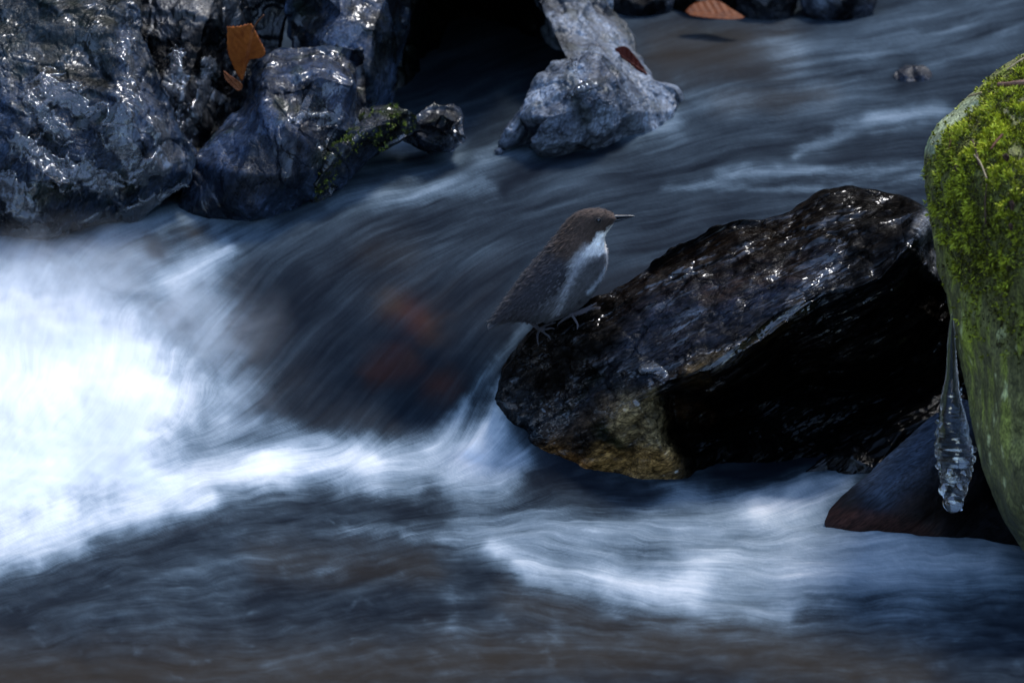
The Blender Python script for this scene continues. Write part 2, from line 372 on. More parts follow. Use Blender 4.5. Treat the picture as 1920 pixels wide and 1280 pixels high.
    c1 = t.mix(fo, c0, t.mix(t.mr(fo, .05, .6, 0, 1), (.58, .82, 1.0), (.84, .85, .84))); t.link(c1, b.inputs['Base Color'])  # blue tint of thin foam stands in for reflected sky
    t.link(t.mr(fo, 0, .5, .55, .8), b.inputs['Roughness']); t.link(t.mr(fo, 0, .6, .015, .04), b.inputs['Specular IOR Level'])
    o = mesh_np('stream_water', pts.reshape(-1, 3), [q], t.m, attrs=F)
    tag(o, 'silky blue grey stream running from the upper bed over a cascade into the foaming pool', 'water', kind='structure')
water()

# ------------------------------------------------------------------ valley ground under and around the stream
def ground():
    a = np.concatenate([-np.geomspace(70, .3, 60), [0], np.geomspace(.3, 70, 60)])
    X, Y = np.meshgrid(a, a)
    r = np.maximum(np.abs(X) - 1.6, 0); bk = np.maximum(Y - 2.2, 0)
    Z = -.14 + np.where(X > 0, .32, .62) * r + 1.6 * bk + .0 * X  # unseen back slope shaped steep to darken reflections; right bank lowered for sun
    Z = np.where(Y > 2.2, Z, Z); Z = np.minimum(Z, 40 + .0 * X)
    Z += .25 * fbm(np.stack([X * .8, Y * .8, X * 0], -1), 4) * sstep(0, 1.5, r + bk)
    n = len(a); i = np.arange(n * n).reshape(n, n)
    q = np.stack([i[:-1, :-1], i[:-1, 1:], i[1:, 1:], i[1:, :-1]], -1).reshape(-1, 4)
    V = np.stack([X, Y, Z], -1).reshape(-1, 3)
    o = mesh_np('ground', V, [q], plain('leaf litter soil', (.035, .028, .02), .9, .2, 8, .6, .6, .05))
    tag(o, 'dark leaf covered valley ground either side of the stream', 'ground', kind='structure')
ground()

# ------------------------------------------------------------------ rocks
def paint(px, py, base, strokes, warp=14, freq=45, seed=0):
    px = px + warp * fbm(np.stack([px / freq, py / freq, px * 0 + seed], -1), 4); py = py + warp * fbm(np.stack([px / freq, py / freq, px * 0 + seed + 7], -1), 4)
    c = np.broadcast_to(np.array(base, float), px.shape + (3,)).copy()
    for pts, r, cl, st in strokes:
        a = (st * np.exp(-seg_dist(px, py, pts, r)**2.6))[..., None]; c = c * (1 - a) + np.array(cl) * a
    return c
def lin_interp(pts, Q):
    """piecewise linear height over scattered points (Delaunay)"""
    vv, ee, ff, *_ = delaunay_2d_cdt([Vector((p[0], p[1])) for p in pts], [], [], 0, 1e-5)
    vv = np.array([(v[0], v[1]) for v in vv]); z = np.array([p[2] for p in pts])
    # output vertices keep their order when nothing merges
    d = ((vv[:, None] - np.array(pts)[None, :, :2])**2).sum(-1); z = z[d.argmin(1)]
    out = np.full(len(Q), np.nan); near = np.full(len(Q), 1e9)
    for f in ff:
        a, b, c = vv[f[0]], vv[f[1]], vv[f[2]]
        den = (b[0] - a[0]) * (c[1] - a[1]) - (c[0] - a[0]) * (b[1] - a[1])
        if abs(den) < 1e-9: continue
        l1 = ((Q[:, 0] - a[0]) * (c[1] - a[1]) - (c[0] - a[0]) * (Q[:, 1] - a[1])) / den
        l2 = ((b[0] - a[0]) * (Q[:, 1] - a[1]) - (Q[:, 0] - a[0]) * (b[1] - a[1])) / den
        l0 = 1 - l1 - l2; m = np.minimum(np.minimum(l0, l1), l2)
        bad = np.maximum(-m, 0); s = bad < near
        out[s] = (l0 * z[f[0]] + l1 * z[f[1]] + l2 * z[f[2]])[s]; near[s] = bad[s]
    return out
class Rock: pass
def relief(name, outline, ctrl, cen, mat, colorfn, back=.12, nt=620, nr=190, smooth=3, jag=3, disp=(), parent=None, rot=0, sc=(1, 1, 1), rimround=.03):
    O = np.array(outline, float); n = len(O); Oc = np.vstack([O, O[:1]])
    s = np.concatenate([[0], np.cumsum(np.hypot(*np.diff(Oc[:, :2], axis=0).T))]); u = np.linspace(0, s[-1], nt, endpoint=False)
    ring = np.stack([np.interp(u, s, Oc[:, k]) for k in range(3)], -1)
    k = max(2, nt // 160)
    ring = sum(np.roll(ring, j, 0) for j in range(-k, k + 1)) / (2 * k + 1)
    dirv = ring[:, :2] - np.array(cen); dirv /= np.linalg.norm(dirv, axis=1)[:, None]
    if jag: ring[:, :2] += dirv * (jag * fbm(np.stack([ring[:, 0] / 40, ring[:, 1] / 40, u * 0 + 2], -1), 5) * 2)[:, None]
    r = np.linspace(0, 1, nr)[1:]; r = 1 - (1 - r)**1.25
    Q = np.array(cen) + (ring[None, :, :2] - np.array(cen)) * r[:, None, None]
    dec = ring[::max(1, nt // 60)]
    Yf = lin_interp([tuple(p) for p in dec] + list(ctrl), Q.reshape(-1, 2)).reshape(len(r), nt)
    Yf[-1] = ring[:, 2]
    Yf += rimround * (1 - np.sqrt(np.clip(1 - np.clip((r - .85) / .15, 0, 1)**2, 0, 1)))[:, None] * .0 
    for _ in range(smooth):
        Z = (np.roll(Yf, 1, 1) + np.roll(Yf, -1, 1)) / 2; M = Yf.copy(); M[1:-1] = (Yf[2:] + Yf[:-2]) / 2
        Yf = .34 * Yf + .33 * Z + .33 * M
    Ymax = max(ring[:, 2].max(), Yf.max())
    Yb = ring[None, :, 2] * r[:, None] + Ymax * (1 - r[:, None]) + back * np.sqrt(1 - r[:, None]**2)
    Yb = np.maximum(Yb, Yf + .004)
    F = P(Q[..., 0], Q[..., 1], Yf); B = P(Q[:-1, :, 0], Q[:-1, :, 1], Yb[:-1])
    cF = P(np.array(cen[0]), np.array(cen[1]), Yf[0].mean()); cB = P(np.array(cen[0]), np.array(cen[1]), Yb[0].mean())
    V = np.vstack([cF[None], F.reshape(-1, 3), B[::-1].reshape(-1, 3), cB[None]])
    nrow = 2 * len(r) - 1
    idx = 1 + np.arange(nrow * nt).reshape(nrow, nt)
    a, b = idx[:-1], idx[1:]
    quads = np.stack([a, np.roll(a, -1, 1), np.roll(b, -1, 1), b], -1).reshape(-1, 4)
    t0 = np.stack([np.zeros(nt, int), np.roll(idx[0], -1), idx[0]], -1); t1 = np.stack([np.full(nt, len(V) - 1), idx[-1], np.roll(idx[-1], -1)], -1)
    faces = [quads, t0, t1]
    N = vnormals(V, faces)
    # orientation: front normals must look at the camera
    if (N[1:len(F.reshape(-1, 3))] @ FWD).mean() > 0:
        faces = [f[:, ::-1] for f in faces]; N = -N
    ca, sa = math.cos(rot), math.sin(rot)
    q = np.stack([V[:, 0] * ca + V[:, 2] * sa, V[:, 1], -V[:, 0] * sa + V[:, 2] * ca], -1) * np.array(sc)
    D = 0
    for amp, fr, oc, rd in disp:
        if rd == 'crack':
            wq = q * fr + .35 * np.stack([fbm(q * fr * 2 + k * 9, 3) for k in range(3)], -1)
            D = D - amp * np.clip(1 - np.abs(pn(wq)) * 7, 0, 1)**1.5 - amp * .5 * np.clip(1 - np.abs(pn(wq * 2.3 + 5)) * 6, 0, 1)**1.5
        elif rd == 'facet':
            wq = q * fr + .18 * np.stack([fbm(q * fr * 2.5 + k * 9, 3) for k in range(3)], -1)
            h_, cr_ = facet(wq); D = D + amp * h_ - amp * .22 * np.clip(1 - cr_ * 16, 0, 1)
        elif rd == 'step':
            n_ = fbm(q * fr + fr, oc) * 5; D = D + amp * (np.floor(n_) + sstep(.3, .7, n_ - np.floor(n_)))
        else: D = D + amp * fbm(q * fr + fr, oc, .55, ridged=rd)
    rowd = np.minimum(np.abs(np.arange(nrow) - (len(r) - 1)) / 12., 1); att = np.concatenate([[1], np.repeat(.22 + .78 * sstep(0, 1, rowd), nt), [1]])
    V = V + N * (D * att)[:, None]
    px, py = to_px(V)
    g = Rock(); g.V, g.faces, g.nt, g.nfront = V, faces, nt, 1 + len(r) * nt
    g.N = vnormals(V, faces); g.px, g.py = px, py; g.D = D
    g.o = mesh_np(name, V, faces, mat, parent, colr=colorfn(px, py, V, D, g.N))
    return g

# ---- the dipper's wet rock
HERO_OUT = [(935, 735, .105), (950, 690, .11), (985, 645, .11), (1010, 618, .11), (1045, 595, .11), (1080, 574, .115), (1130, 560, .12), (1190, 520, .13), (1225, 490, .14), (1250, 470, .14), (1290, 450, .15),
            (1340, 425, .155), (1385, 411, .16), (1430, 412, .165), (1480, 401, .17), (1515, 384, .17), (1550, 364, .18), (1600, 354, .185), (1645, 357, .185), (1700, 370, .18), (1738, 390, .17), (1758, 440, .14),
            (1772, 520, .1), (1800, 600, .09), (1840, 720, .1), (1840, 860, .12), (1780, 950, .1), (1600, 985, .05), (1400, 985, .04), (1250, 985, .03), (1130, 975, .04), (1050, 945, .06), (985, 900, .1), (950, 830, .12), (932, 775, .112)]
HERO_CTRL = [(1075, 640, .06), (1010, 700, .075), (1120, 700, .02), (1190, 640, .035), (1200, 690, -.015), (1255, 712, -.05), (1330, 690, -.045), (1400, 645, -.035), (1480, 585, -.015), (1545, 548, 0), (1600, 540, .0), (1650, 520, .005), (1700, 465, .03), (1735, 415, .075),
             (1180, 570, .085), (1300, 540, .07), (1400, 480, .1), (1500, 450, .11), (1600, 420, .12), (1320, 600, .02), (1450, 530, .045), (1560, 480, .06),
             (1245, 720, -.052), (1225, 800, -.045), (1100, 800, .01), (1000, 800, .06), (1020, 860, .045), (1100, 885, .01), (1200, 895, -.015), (1240, 840, -.04), (1270, 885, -.02), (1190, 750, -.03),
             (1262, 740, .02), (1270, 800, .03), (1300, 870, .03), (1340, 735, .0), (1380, 770, .09), (1410, 695, .0), (1480, 660, .03), (1500, 720, .13), (1400, 840, .09), (1500, 830, .09), (1550, 640, .025), (1650, 640, .04), (1700, 560, .03), (1740, 500, .05),
             (1650, 740, .15), (1650, 850, .1), (1760, 600, .07), (1760, 700, .1), (1500, 893, .03), (1400, 900, .02), (1300, 905, .0), (1650, 900, .04)]
def hero_col(px, py, V, D, N):
    c = paint(px, py, (.016, .012, .009), [
        ([(1200, 560), (1330, 500), (1500, 430)], 50, (.026, .014, .007), .9),
        ([(1190, 690), (1250, 620), (1350, 590), (1480, 540), (1560, 500)], [50, 60, 56, 40, 30], (.042, .058, .105), .8),  # sky sheen of the middle band, painted in blue
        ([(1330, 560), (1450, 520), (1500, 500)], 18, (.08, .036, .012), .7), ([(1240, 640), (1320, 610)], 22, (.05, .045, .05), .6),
        ([(1560, 560), (1690, 480), (1730, 440)], 36, (.016, .019, .025), .8), ([(1740, 420), (1760, 500)], 24, (.22, .24, .27), .9),  # pale stroke paints the lit facet at the right end
        ([(1060, 790), (1150, 730), (1200, 690)], 42, (.035, .05, .07), .8), ([(960, 740), (1000, 790)], 30, (.03, .042, .055), .7),
        ([(1180, 780), (1215, 850)], [44, 60], (.36, .25, .11), .8), ([(1130, 860), (1240, 870)], 30, (.50, .27, .08), .85), ([(1040, 850), (1080, 870)], 24, (.34, .15, .04), .85),
        ([(1225, 740), (1232, 820)], 16, (.34, .25, .12), .7), ([(1130, 640), (1060, 640)], 36, (.012, .010, .008), .9), ([(1120, 800), (1160, 830)], 12, (.02, .035, .012), .8),
        ([(1020, 850), (1090, 800), (1140, 760)], 22, (.16, .085, .03), .5), ([(1060, 770), (1120, 700)], 10, (.015, .022, .012), .7), ([(1290, 700), (1400, 650), (1500, 580)], 16, (.16, .10, .028), .8), ([(1270, 705), (1340, 720)], 16, (.10, .055, .018), .8),
        ([(1275, 770), (1320, 780)], 18, (.10, .05, .02), .8), ([(1310, 760), (1330, 790)], 10, (.12, .05, .015), .8),
        ([(1400, 800), (1650, 760)], [90, 100], (.002, .002, .002), 1.), ([(1340, 850), (1500, 870)], 50, (.002, .002, .002), 1.), ([(1270, 800), (1290, 870)], 16, (.003, .003, .003), .9)], 18, 40, 1)  # shade of the recess under the overhang, painted black
    ss = fbm(np.stack([(px * .8 - py * .6) / 60 + 0, (px * .6 + py * .8) / 14, px * 0 + 2], -1), 4)
    c *= (1 + .8 * ss)[:, None]
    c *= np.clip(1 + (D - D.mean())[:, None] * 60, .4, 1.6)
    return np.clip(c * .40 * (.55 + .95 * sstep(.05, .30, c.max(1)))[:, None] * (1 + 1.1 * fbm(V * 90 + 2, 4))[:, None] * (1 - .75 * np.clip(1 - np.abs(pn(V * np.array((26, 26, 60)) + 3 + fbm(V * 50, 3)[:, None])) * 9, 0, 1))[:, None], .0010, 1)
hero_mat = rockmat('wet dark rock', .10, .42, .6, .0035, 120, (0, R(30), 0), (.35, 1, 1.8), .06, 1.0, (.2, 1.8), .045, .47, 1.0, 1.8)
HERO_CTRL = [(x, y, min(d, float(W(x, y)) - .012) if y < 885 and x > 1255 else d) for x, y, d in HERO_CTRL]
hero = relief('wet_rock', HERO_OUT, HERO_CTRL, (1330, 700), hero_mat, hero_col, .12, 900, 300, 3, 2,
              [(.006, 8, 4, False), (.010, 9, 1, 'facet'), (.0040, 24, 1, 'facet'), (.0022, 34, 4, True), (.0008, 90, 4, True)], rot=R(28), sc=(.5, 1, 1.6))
tag(hero.o, 'large dark wet rock with brown faces and painted blue sheen that the bird stands on', 'rock')

# ---- icy boulders of the left bank
def grey_col(lich=.0, tint=(.10, .12, .15), dark=(.015, .016, .018), strokes=(), seed=0, moss=0):
    def f(px, py, V, D, N):
        n = fbm(V * 16 + seed, 5); n2 = fbm(V * 50 + seed, 4)
        a = sstep(-.35, .3, n + .5 * n2)[:, None]
        c = np.array(dark) * (1 - a) + np.array(tint) * a
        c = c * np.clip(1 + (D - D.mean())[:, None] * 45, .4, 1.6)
        if lich:
            l = (sstep(.05, .4, fbm(V * 28 + seed + 4, 5)) * lich)[:, None]; c = c * (1 - l) + np.array((.05, .066, .03)) * l
        if moss:
            l = (sstep(.1, .35, fbm(V * 40 + seed + 9, 4)) * sstep(.2, .7, N[:, 2]) * moss)[:, None]; c = c * (1 - l) + np.array((.06, .085, .012)) * l
        for pts, r, cl, st in strokes:
            q = 12 * fbm(np.stack([px / 30, py / 30, px * 0 + seed], -1), 4)
            b = (st * np.exp(-seg_dist(px + q, py - q, pts, r)**2.6))[:, None]; c = c * (1 - b) + np.array(cl) * b
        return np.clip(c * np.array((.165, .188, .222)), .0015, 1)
    return f
wet = rockmat('icy grey rock', .12, .42, .6, .004, 110, (0, R(60), 0), (.6, 1, 1.3), .12, 1.0, (.3, 1.8), .08, .49, .55, 1.6, .4)
pale = rockmat('pale grey rock', .3, .7, .6, .005, 70, (0, R(-40), 0), (1, 1, .6), .4, .1, (.5, 1.5), .2)
black = rockmat('black wet rock', .15, .5, .6, .005, 70, (0, 0, 0), (1.4, 1, .5), .5, .3, (.4, 1.6))
DISP = [(.010, 8, 4, False), (.012, 13, 1, 'facet'), (.0045, 34, 1, 'facet'), (.0016, 45, 5, False), (.0005, 160, 3, True)]
SLAB = [(.008, 7, 3, False), (.012, 9, 1, 'facet'), (.0035, 30, 1, 'facet'), (.0010, 50, 4, False)]

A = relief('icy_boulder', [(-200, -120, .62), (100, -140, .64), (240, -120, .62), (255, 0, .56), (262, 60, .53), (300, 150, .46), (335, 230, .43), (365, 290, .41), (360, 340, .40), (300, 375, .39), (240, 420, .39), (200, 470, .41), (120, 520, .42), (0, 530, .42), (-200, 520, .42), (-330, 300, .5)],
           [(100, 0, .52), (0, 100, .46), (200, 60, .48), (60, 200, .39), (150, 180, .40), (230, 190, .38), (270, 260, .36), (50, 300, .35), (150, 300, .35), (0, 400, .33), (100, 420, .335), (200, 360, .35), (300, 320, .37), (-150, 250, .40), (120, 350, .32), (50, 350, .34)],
           (80, 220), wet, grey_col(.6, (.10, .135, .19), (.012, .014, .014), [([(-50, 60), (180, 60)], 90, (.05, .065, .03), .55), ([(230, 60), (250, 170), (280, 240)], [14, 26, 34], (.30, .34, .42), .7), ([(20, 420), (180, 420)], 40, (.03, .035, .045), .7)], 1), .2, 800, 260, 3, 4, DISP)  # pale stroke down the right side is a painted highlight
tag(A.o, 'big lichen speckled boulder with lumpy ice at the left edge above the foam', 'rock')
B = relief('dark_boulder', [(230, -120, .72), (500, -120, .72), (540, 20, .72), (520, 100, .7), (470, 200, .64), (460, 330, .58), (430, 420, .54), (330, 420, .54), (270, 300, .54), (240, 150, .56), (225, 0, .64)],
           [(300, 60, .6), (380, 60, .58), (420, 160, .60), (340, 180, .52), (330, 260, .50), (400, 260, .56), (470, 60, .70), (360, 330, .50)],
           (360, 150), black, grey_col(.2, (.05, .055, .06), (.006, .006, .007), [([(330, 140), (320, 200), (350, 250)], 16, (.12, .13, .16), .6), ([(290, 10), (310, 60)], 12, (.12, .13, .16), .5)], 2), .15, 480, 160, 3, 4, DISP)  # black base also stands in for shade in the gap
tag(B.o, 'black wet boulder in the shadowed cleft beside the upright orange leaf', 'rock')
Cc = relief('slab_rock', [(475, 120, .50), (520, 92, .53), (600, 84, .54), (650, 84, .54), (682, 95, .54), (690, 140, .53), (690, 200, .50), (760, 230, .5), (740, 270, .49), (690, 300, .47), (640, 350, .45), (590, 390, .43), (560, 430, .43), (355, 450, .43), (330, 405, .42), (358, 315, .44), (424, 250, .48), (462, 190, .51)],
            [(500, 170, .43), (600, 140, .44), (660, 160, .46), (560, 230, .39), (480, 260, .40), (640, 240, .43), (450, 330, .37), (540, 330, .365), (600, 310, .40), (680, 260, .45), (480, 390, .37), (420, 380, .39)],
            (560, 250), wet, grey_col(.12, (.16, .21, .31), (.035, .043, .06), [([(400, 370), (540, 300), (640, 270)], 50, (.035, .04, .052), .8), ([(680, 110), (690, 200)], 12, (.008, .008, .01), .9), ([(600, 300), (700, 240)], 20, (.03, .045, .015), .6)], 3, .5), .15, 640, 220, 2, 3, SLAB, rot=R(-55), sc=(.55, 1, 1.5))
tag(Cc.o, 'blue grey slab rock right of the orange leaf with its foot in the stream', 'rock')
D_ = relief('ridge_rock', [(548, -120, .7), (780, -120, .74), (775, -20, .74), (765, 60, .72), (745, 130, .7), (735, 210, .66), (690, 220, .62), (600, 180, .6), (555, 120, .62), (540, 40, .66)],
            [(640, 20, .6), (700, 60, .6), (600, 80, .57), (690, 140, .57), (720, 0, .65)], (650, 40), wet, grey_col(.45, (.15, .20, .29), (.03, .036, .04), [([(700, 130), (760, 60)], 30, (.02, .025, .016), .8)], 4), .15, 420, 140, 2, 4, SLAB)
tag(D_.o, 'lichen streaked ridge rock at the top edge left of the black hollow', 'rock')
E = relief('hollow_rock', [(690, -140, .95), (1080, -140, .95), (1100, 100, .95), (1060, 260, .92), (960, 300, .88), (800, 300, .84), (700, 280, .8), (660, 150, .8)],
           [(870, 60, 1.15), (860, 160, 1.12), (760, 60, .86), (760, 180, .82), (980, 120, 1.05), (900, 220, 1.0)], (860, 80), black, grey_col(.15, (.012, .011, .010), (.004, .004, .004), [([(760, 60), (740, 160)], 30, (.02, .028, .01), .6)], 5), .15, 420, 140, 2, 4, DISP)  # base colour blackened to carry the hollow's shade
tag(E.o, 'rock face behind the hollow between the pale rocks, its shade painted black', 'rock')
F_ = relief('pale_rock', [(1005, 260, .62), (930, 290, .58), (945, 250, .57), (985, 210, .58), (1000, 160, .62), (1045, 118, .66), (1085, 105, .69), (1050, 60, .76), (1010, 0, .84), (990, -120, .95), (1110, -120, .98), (1140, 0, .92), (1180, 60, .86), (1200, 110, .8), (1222, 150, .74), (1265, 165, .74), (1275, 190, .74), (1230, 260, .68), (1150, 310, .62), (1050, 330, .6), (960, 325, .57)],
            [(1080, 40, .78), (1130, 80, .76), (1060, 150, .58), (1110, 130, .62), (1170, 150, .66), (1100, 200, .54), (1030, 220, .53), (1180, 210, .61), (1000, 265, .535), (1080, 270, .54), (1120, 160, .56), (1080, 175, .55)],
            (1100, 190), pale, grey_col(.2, (1.0, 1.0, 1.0), (.20, .22, .26), [([(960, 280), (1060, 220)], 40, (.22, .26, .34), .5), ([(1050, 60), (1070, 100)], 14, (.02, .026, .014), .7), ([(1150, 20), (1200, 100)], 12, (.04, .055, .03), .7), ([(1080, 190), (1100, 220)], 16, (.07, .09, .03), .5), ([(1000, 150), (1060, 120)], 20, (.09, .1, .11), .5)], 6, .5), .15, 700, 220, 2, 4,
            [(.010, 10, 4, False), (.012, 12, 1, 'facet'), (.005, 34, 1, 'facet'), (.0022, 45, 5, False), (.0008, 150, 3, True)])
tag(F_.o, 'pale grey frosted rock sloping down into the upper stream, dark red leaf stuck on it', 'rock')
G = relief('mossy_hump', [(560, 300, .46), (620, 240, .49), (680, 205, .5), (740, 192, .51), (780, 215, .51), (785, 245, .51), (720, 280, .48), (670, 310, .46), (620, 370, .43), (560, 400, .42), (540, 360, .43)],
           [(680, 250, .43), (730, 225, .45), (620, 300, .40), (590, 350, .39)], (660, 275), wet, grey_col(.3, (.09, .10, .12), (.015, .017, .016), [], 7, .95), .1, 400, 120, 2, 4, DISP)
tag(G.o, 'low mossy hump of rock at the edge of the silky water', 'rock')
G2 = relief('small_rock', [(752, 262, .52), (772, 222, .54), (812, 194, .56), (850, 196, .56), (868, 222, .55), (876, 262, .53), (850, 285, .52), (800, 285, .52)],
            [(825, 225, .5), (850, 240, .5)], (830, 240), wet, grey_col(.2, (.13, .15, .19), (.02, .022, .025), [([(850, 200), (870, 250)], 8, (.02, .02, .02), .8)], 8, .6), .06, 260, 90, 2, 3, DISP)
tag(G2.o, 'small knobbly grey stone in front of the black hollow', 'rock')
# boulder added out of view above the frame to keep the hollow dark
Rf = relief('shade_boulder', [(740, -60, .7), (800, -30, .7), (1000, -40, .76), (1060, -140, .84), (960, -330, .95), (820, -330, .95), (740, -200, .84)],
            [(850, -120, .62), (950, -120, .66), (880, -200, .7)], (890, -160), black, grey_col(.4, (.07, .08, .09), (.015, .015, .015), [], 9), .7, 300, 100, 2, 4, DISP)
tag(Rf.o, 'added unseen boulder above the frame shading the black hollow', 'rock')
# stones in the upper run
def stone(name, out, ctrl, cen, fn, label, m=wet, back=.05):
    g = relief(name, out, ctrl, cen, m, fn, back, 260, 80, 2, 3, [(.006, 14, 4, False), (.002, 50, 4, True)])
    tag(g.o, label, 'stone'); return g
def ell(cx, cy, rx, ry, off, n=18, a=0):
    o = []
    for k in range(n):
        t = 2 * math.pi * k / n; x = cx + rx * math.cos(t); y = cy + ry * math.sin(t)
        o.append((x, y, float(W(x, y)) + off))
    return o
def wstone(name, cx, cy, rx, ry, lift, fn, label, m=wet):
    w0 = float(W(cx, cy + ry * .7))
    out = [(x, y, w0 + .02 + .02 * (cy - y) / ry) for x, y, _ in ell(cx, cy, rx, ry, 0)]
    return stone(name, out, [(cx, cy + ry * .3, w0 - lift), (cx - rx * .4, cy, w0 - lift * .6), (cx + rx * .4, cy - ry * .1, w0 - lift * .5)], (cx, cy), fn, label, m)
matte = rockmat('dull wet stone', .35, .6, .6, .006, 50, (0, 0, 0), (1, 1, 1), .35, .1, (.4, 1.6), .3)
wstone('wet_stone', 1435, -6, 62, 58, .012, grey_col(0, (.08, .09, .115), (.008, .008, .01), [([(1395, 30)], 18, (.005, .005, .005), .9)], 11), 'dark stone right of the far orange leaf at the top edge', matte)
wstone('wet_stone', 1572, -8, 74, 62, .012, grey_col(0, (.10, .105, .13), (.010, .010, .013), [([(1520, 40)], 18, (.006, .006, .008), .9), ([(1540, 4)], 14, (.9, .92, .96), .9)], 12), 'pale capped stone in the blurred far stream at the top edge', matte)
wstone('wet_stone', 1712, 142, 36, 16, -.009, grey_col(0, (.03, .05, .09), (.02, .03, .05), [], 13), 'small dark blue stone breaking the upper stream left of the mossy boulder', matte)
wstone('wet_stone', 1330, -2, 76, 40, .02, grey_col(0, (.022, .019, .016), (.007, .007, .007), [], 14), 'black brown stone carrying the far orange leaf', matte)
wstone('wet_stone', 1205, 2, 60, 40, .012, grey_col(0, (.07, .08, .10), (.008, .008, .010), [], 15), 'dark stone behind the pale rock at the top edge', matte)

# ---- the water-veiled stone under the icicle
I_ = relief('veiled_stone', [(1562, 1010, -.15), (1546, 982, -.135), (1554, 958, -.125), (1578, 930, -.115), (1620, 895, -.09), (1680, 840, -.05), (1740, 785, -.01), (1800, 745, .0), (1880, 760, -.01), (1960, 850, -.06), (1985, 960, -.12), (1960, 1040, -.2), (1750, 1060, -.19), (1590, 1050, -.17)],
            [(1650, 920, -.15), (1750, 850, -.12), (1850, 830, -.10), (1720, 960, -.19), (1850, 940, -.17), (1620, 970, -.165), (1900, 985, -.2)], (1760, 920),
            rockmat('veiled wet stone', .5, .7, .3, .003, 60, (0, R(40), 0), (.25, 1, 2.4), .1, .05, (.6, 1.4), .4),
            grey_col(0, (.020, .018, .020), (.008, .007, .007), [([(1570, 975), (1650, 985), (1740, 985)], 26, (.24, .085, .05), .8), ([(1700, 950), (1760, 960)], 26, (.10, .05, .03), .7), ([(1650, 900), (1740, 820), (1800, 770)], 46, (.24, .30, .38), .85), ([(1740, 960), (1900, 930)], 40, (.012, .009, .008), .8)], 16), .05, 420, 140, 60, 2,
            [(.006, 10, 4, False), (.0022, 30, 4, False)], rot=R(42), sc=(.35, 1, 1.8))
tag(I_.o, 'low brown stone under the icicle with a thin veil of water sliding over it', 'stone')

# ---- the mossy boulder at the right edge
M_OUT = [(1920, 96, -.02), (1870, 130, -.03), (1815, 182, -.04), (1765, 225, -.05), (1741, 256, -.055), (1733, 290, -.06), (1735, 350, -.065), (1745, 430, -.07), (1759, 510, -.08), (1777, 560, -.085), (1785, 600, -.09), (1795, 660, -.1), (1808, 720, -.11), (1822, 800, -.13), (1840, 870, -.15), (1868, 945, -.17), (1895, 1000, -.19), (1925, 1040, -.2), (1990, 1110, -.22), (2100, 1150, -.22), (2250, 1130, -.2), (2370, 900, -.12), (2390, 600, -.05), (2330, 300, 0), (2200, 120, .02), (2050, 66, .01)]
M_CTRL = [(1790, 260, -.13), (1850, 230, -.13), (1900, 180, -.10), (1770, 350, -.15), (1800, 450, -.17), (1850, 350, -.2), (1900, 300, -.19), (1830, 600, -.19), (1900, 500, -.25), (1870, 700, -.23), (1880, 820, -.24), (1920, 920, -.27), (1930, 700, -.28), (2000, 600, -.33), (2000, 350, -.26), (2100, 800, -.33), (2150, 400, -.25), (1980, 1000, -.29), (2200, 700, -.3), (2050, 200, -.12)]
M_OUT = [(x, y, d - .10) for x, y, d in M_OUT]; M_CTRL = [(x, y, d - .10) for x, y, d in M_CTRL]
def moss_mask(px, py, V):
    n = fbm(V * 38 + 3, 5); edge = 545 + (px - 1800) * .55 + 60 * fbm(V * 22, 3)
    m = sstep(120, -110, py - edge + 40 * n) * sstep(-.55, .1, n + .55 * sstep(1740, 1830, px + (py - 300) * -.05))
    ex = np.interp(py, [p[1] for p in M_OUT[:17]], [p[0] for p in M_OUT[:17]]); m = m * (.12 + .88 * sstep(6, 62, px - ex + 14 * n))
    # the bare wet shoulder at its upper left
    m = m * (1 - .9 * np.exp(-seg_dist(px, py, [(1748, 275), (1775, 235), (1830, 190)], [14, 20, 12])**3)) 
    return m
def mossy_col(px, py, V, D, N):
    n = fbm(V * 30 + 2, 5)
    st = fbm(np.stack([V[:, 0] * 60, V[:, 1] * 60, V[:, 2] * 16], -1), 4)
    c = np.array((.050, .052, .028)) * (1 + .7 * n[:, None]) * (1 + .5 * st[:, None])
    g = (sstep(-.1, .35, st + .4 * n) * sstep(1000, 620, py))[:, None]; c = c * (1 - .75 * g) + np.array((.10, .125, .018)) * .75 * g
    l = (sstep(.30, .42, fbm(np.stack([V[:, 0] * 75, V[:, 1] * 75, V[:, 2] * 34], -1) + 5, 3)) * sstep(560, 640, py))[:, None]; c = c * (1 - .7 * l) + np.array((.20, .22, .17)) * .7 * l
    m = moss_mask(px, py, V)[:, None]; c = c * (1 - m) + np.array((.030, .032, .010)) * m
    w = (np.exp(-seg_dist(px, py, [(1748, 275), (1775, 235), (1830, 190)], [16, 22, 14])**3))[:, None]; c = c * (1 - .8 * w) + np.array((.10, .12, .12)) * .8 * w
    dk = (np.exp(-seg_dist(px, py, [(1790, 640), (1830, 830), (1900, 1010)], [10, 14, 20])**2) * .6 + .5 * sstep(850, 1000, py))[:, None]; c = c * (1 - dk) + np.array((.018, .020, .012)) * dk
    return np.clip(c * np.array((3.7, 3.4, 2.0)), .002, 1)
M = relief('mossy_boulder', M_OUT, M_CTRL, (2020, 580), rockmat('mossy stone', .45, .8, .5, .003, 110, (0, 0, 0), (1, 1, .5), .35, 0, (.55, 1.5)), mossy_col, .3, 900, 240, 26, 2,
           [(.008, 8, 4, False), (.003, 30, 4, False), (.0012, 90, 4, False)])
tag(M.o, 'tall rounded boulder with bright green moss and pale lichen at the right edge', 'rock')

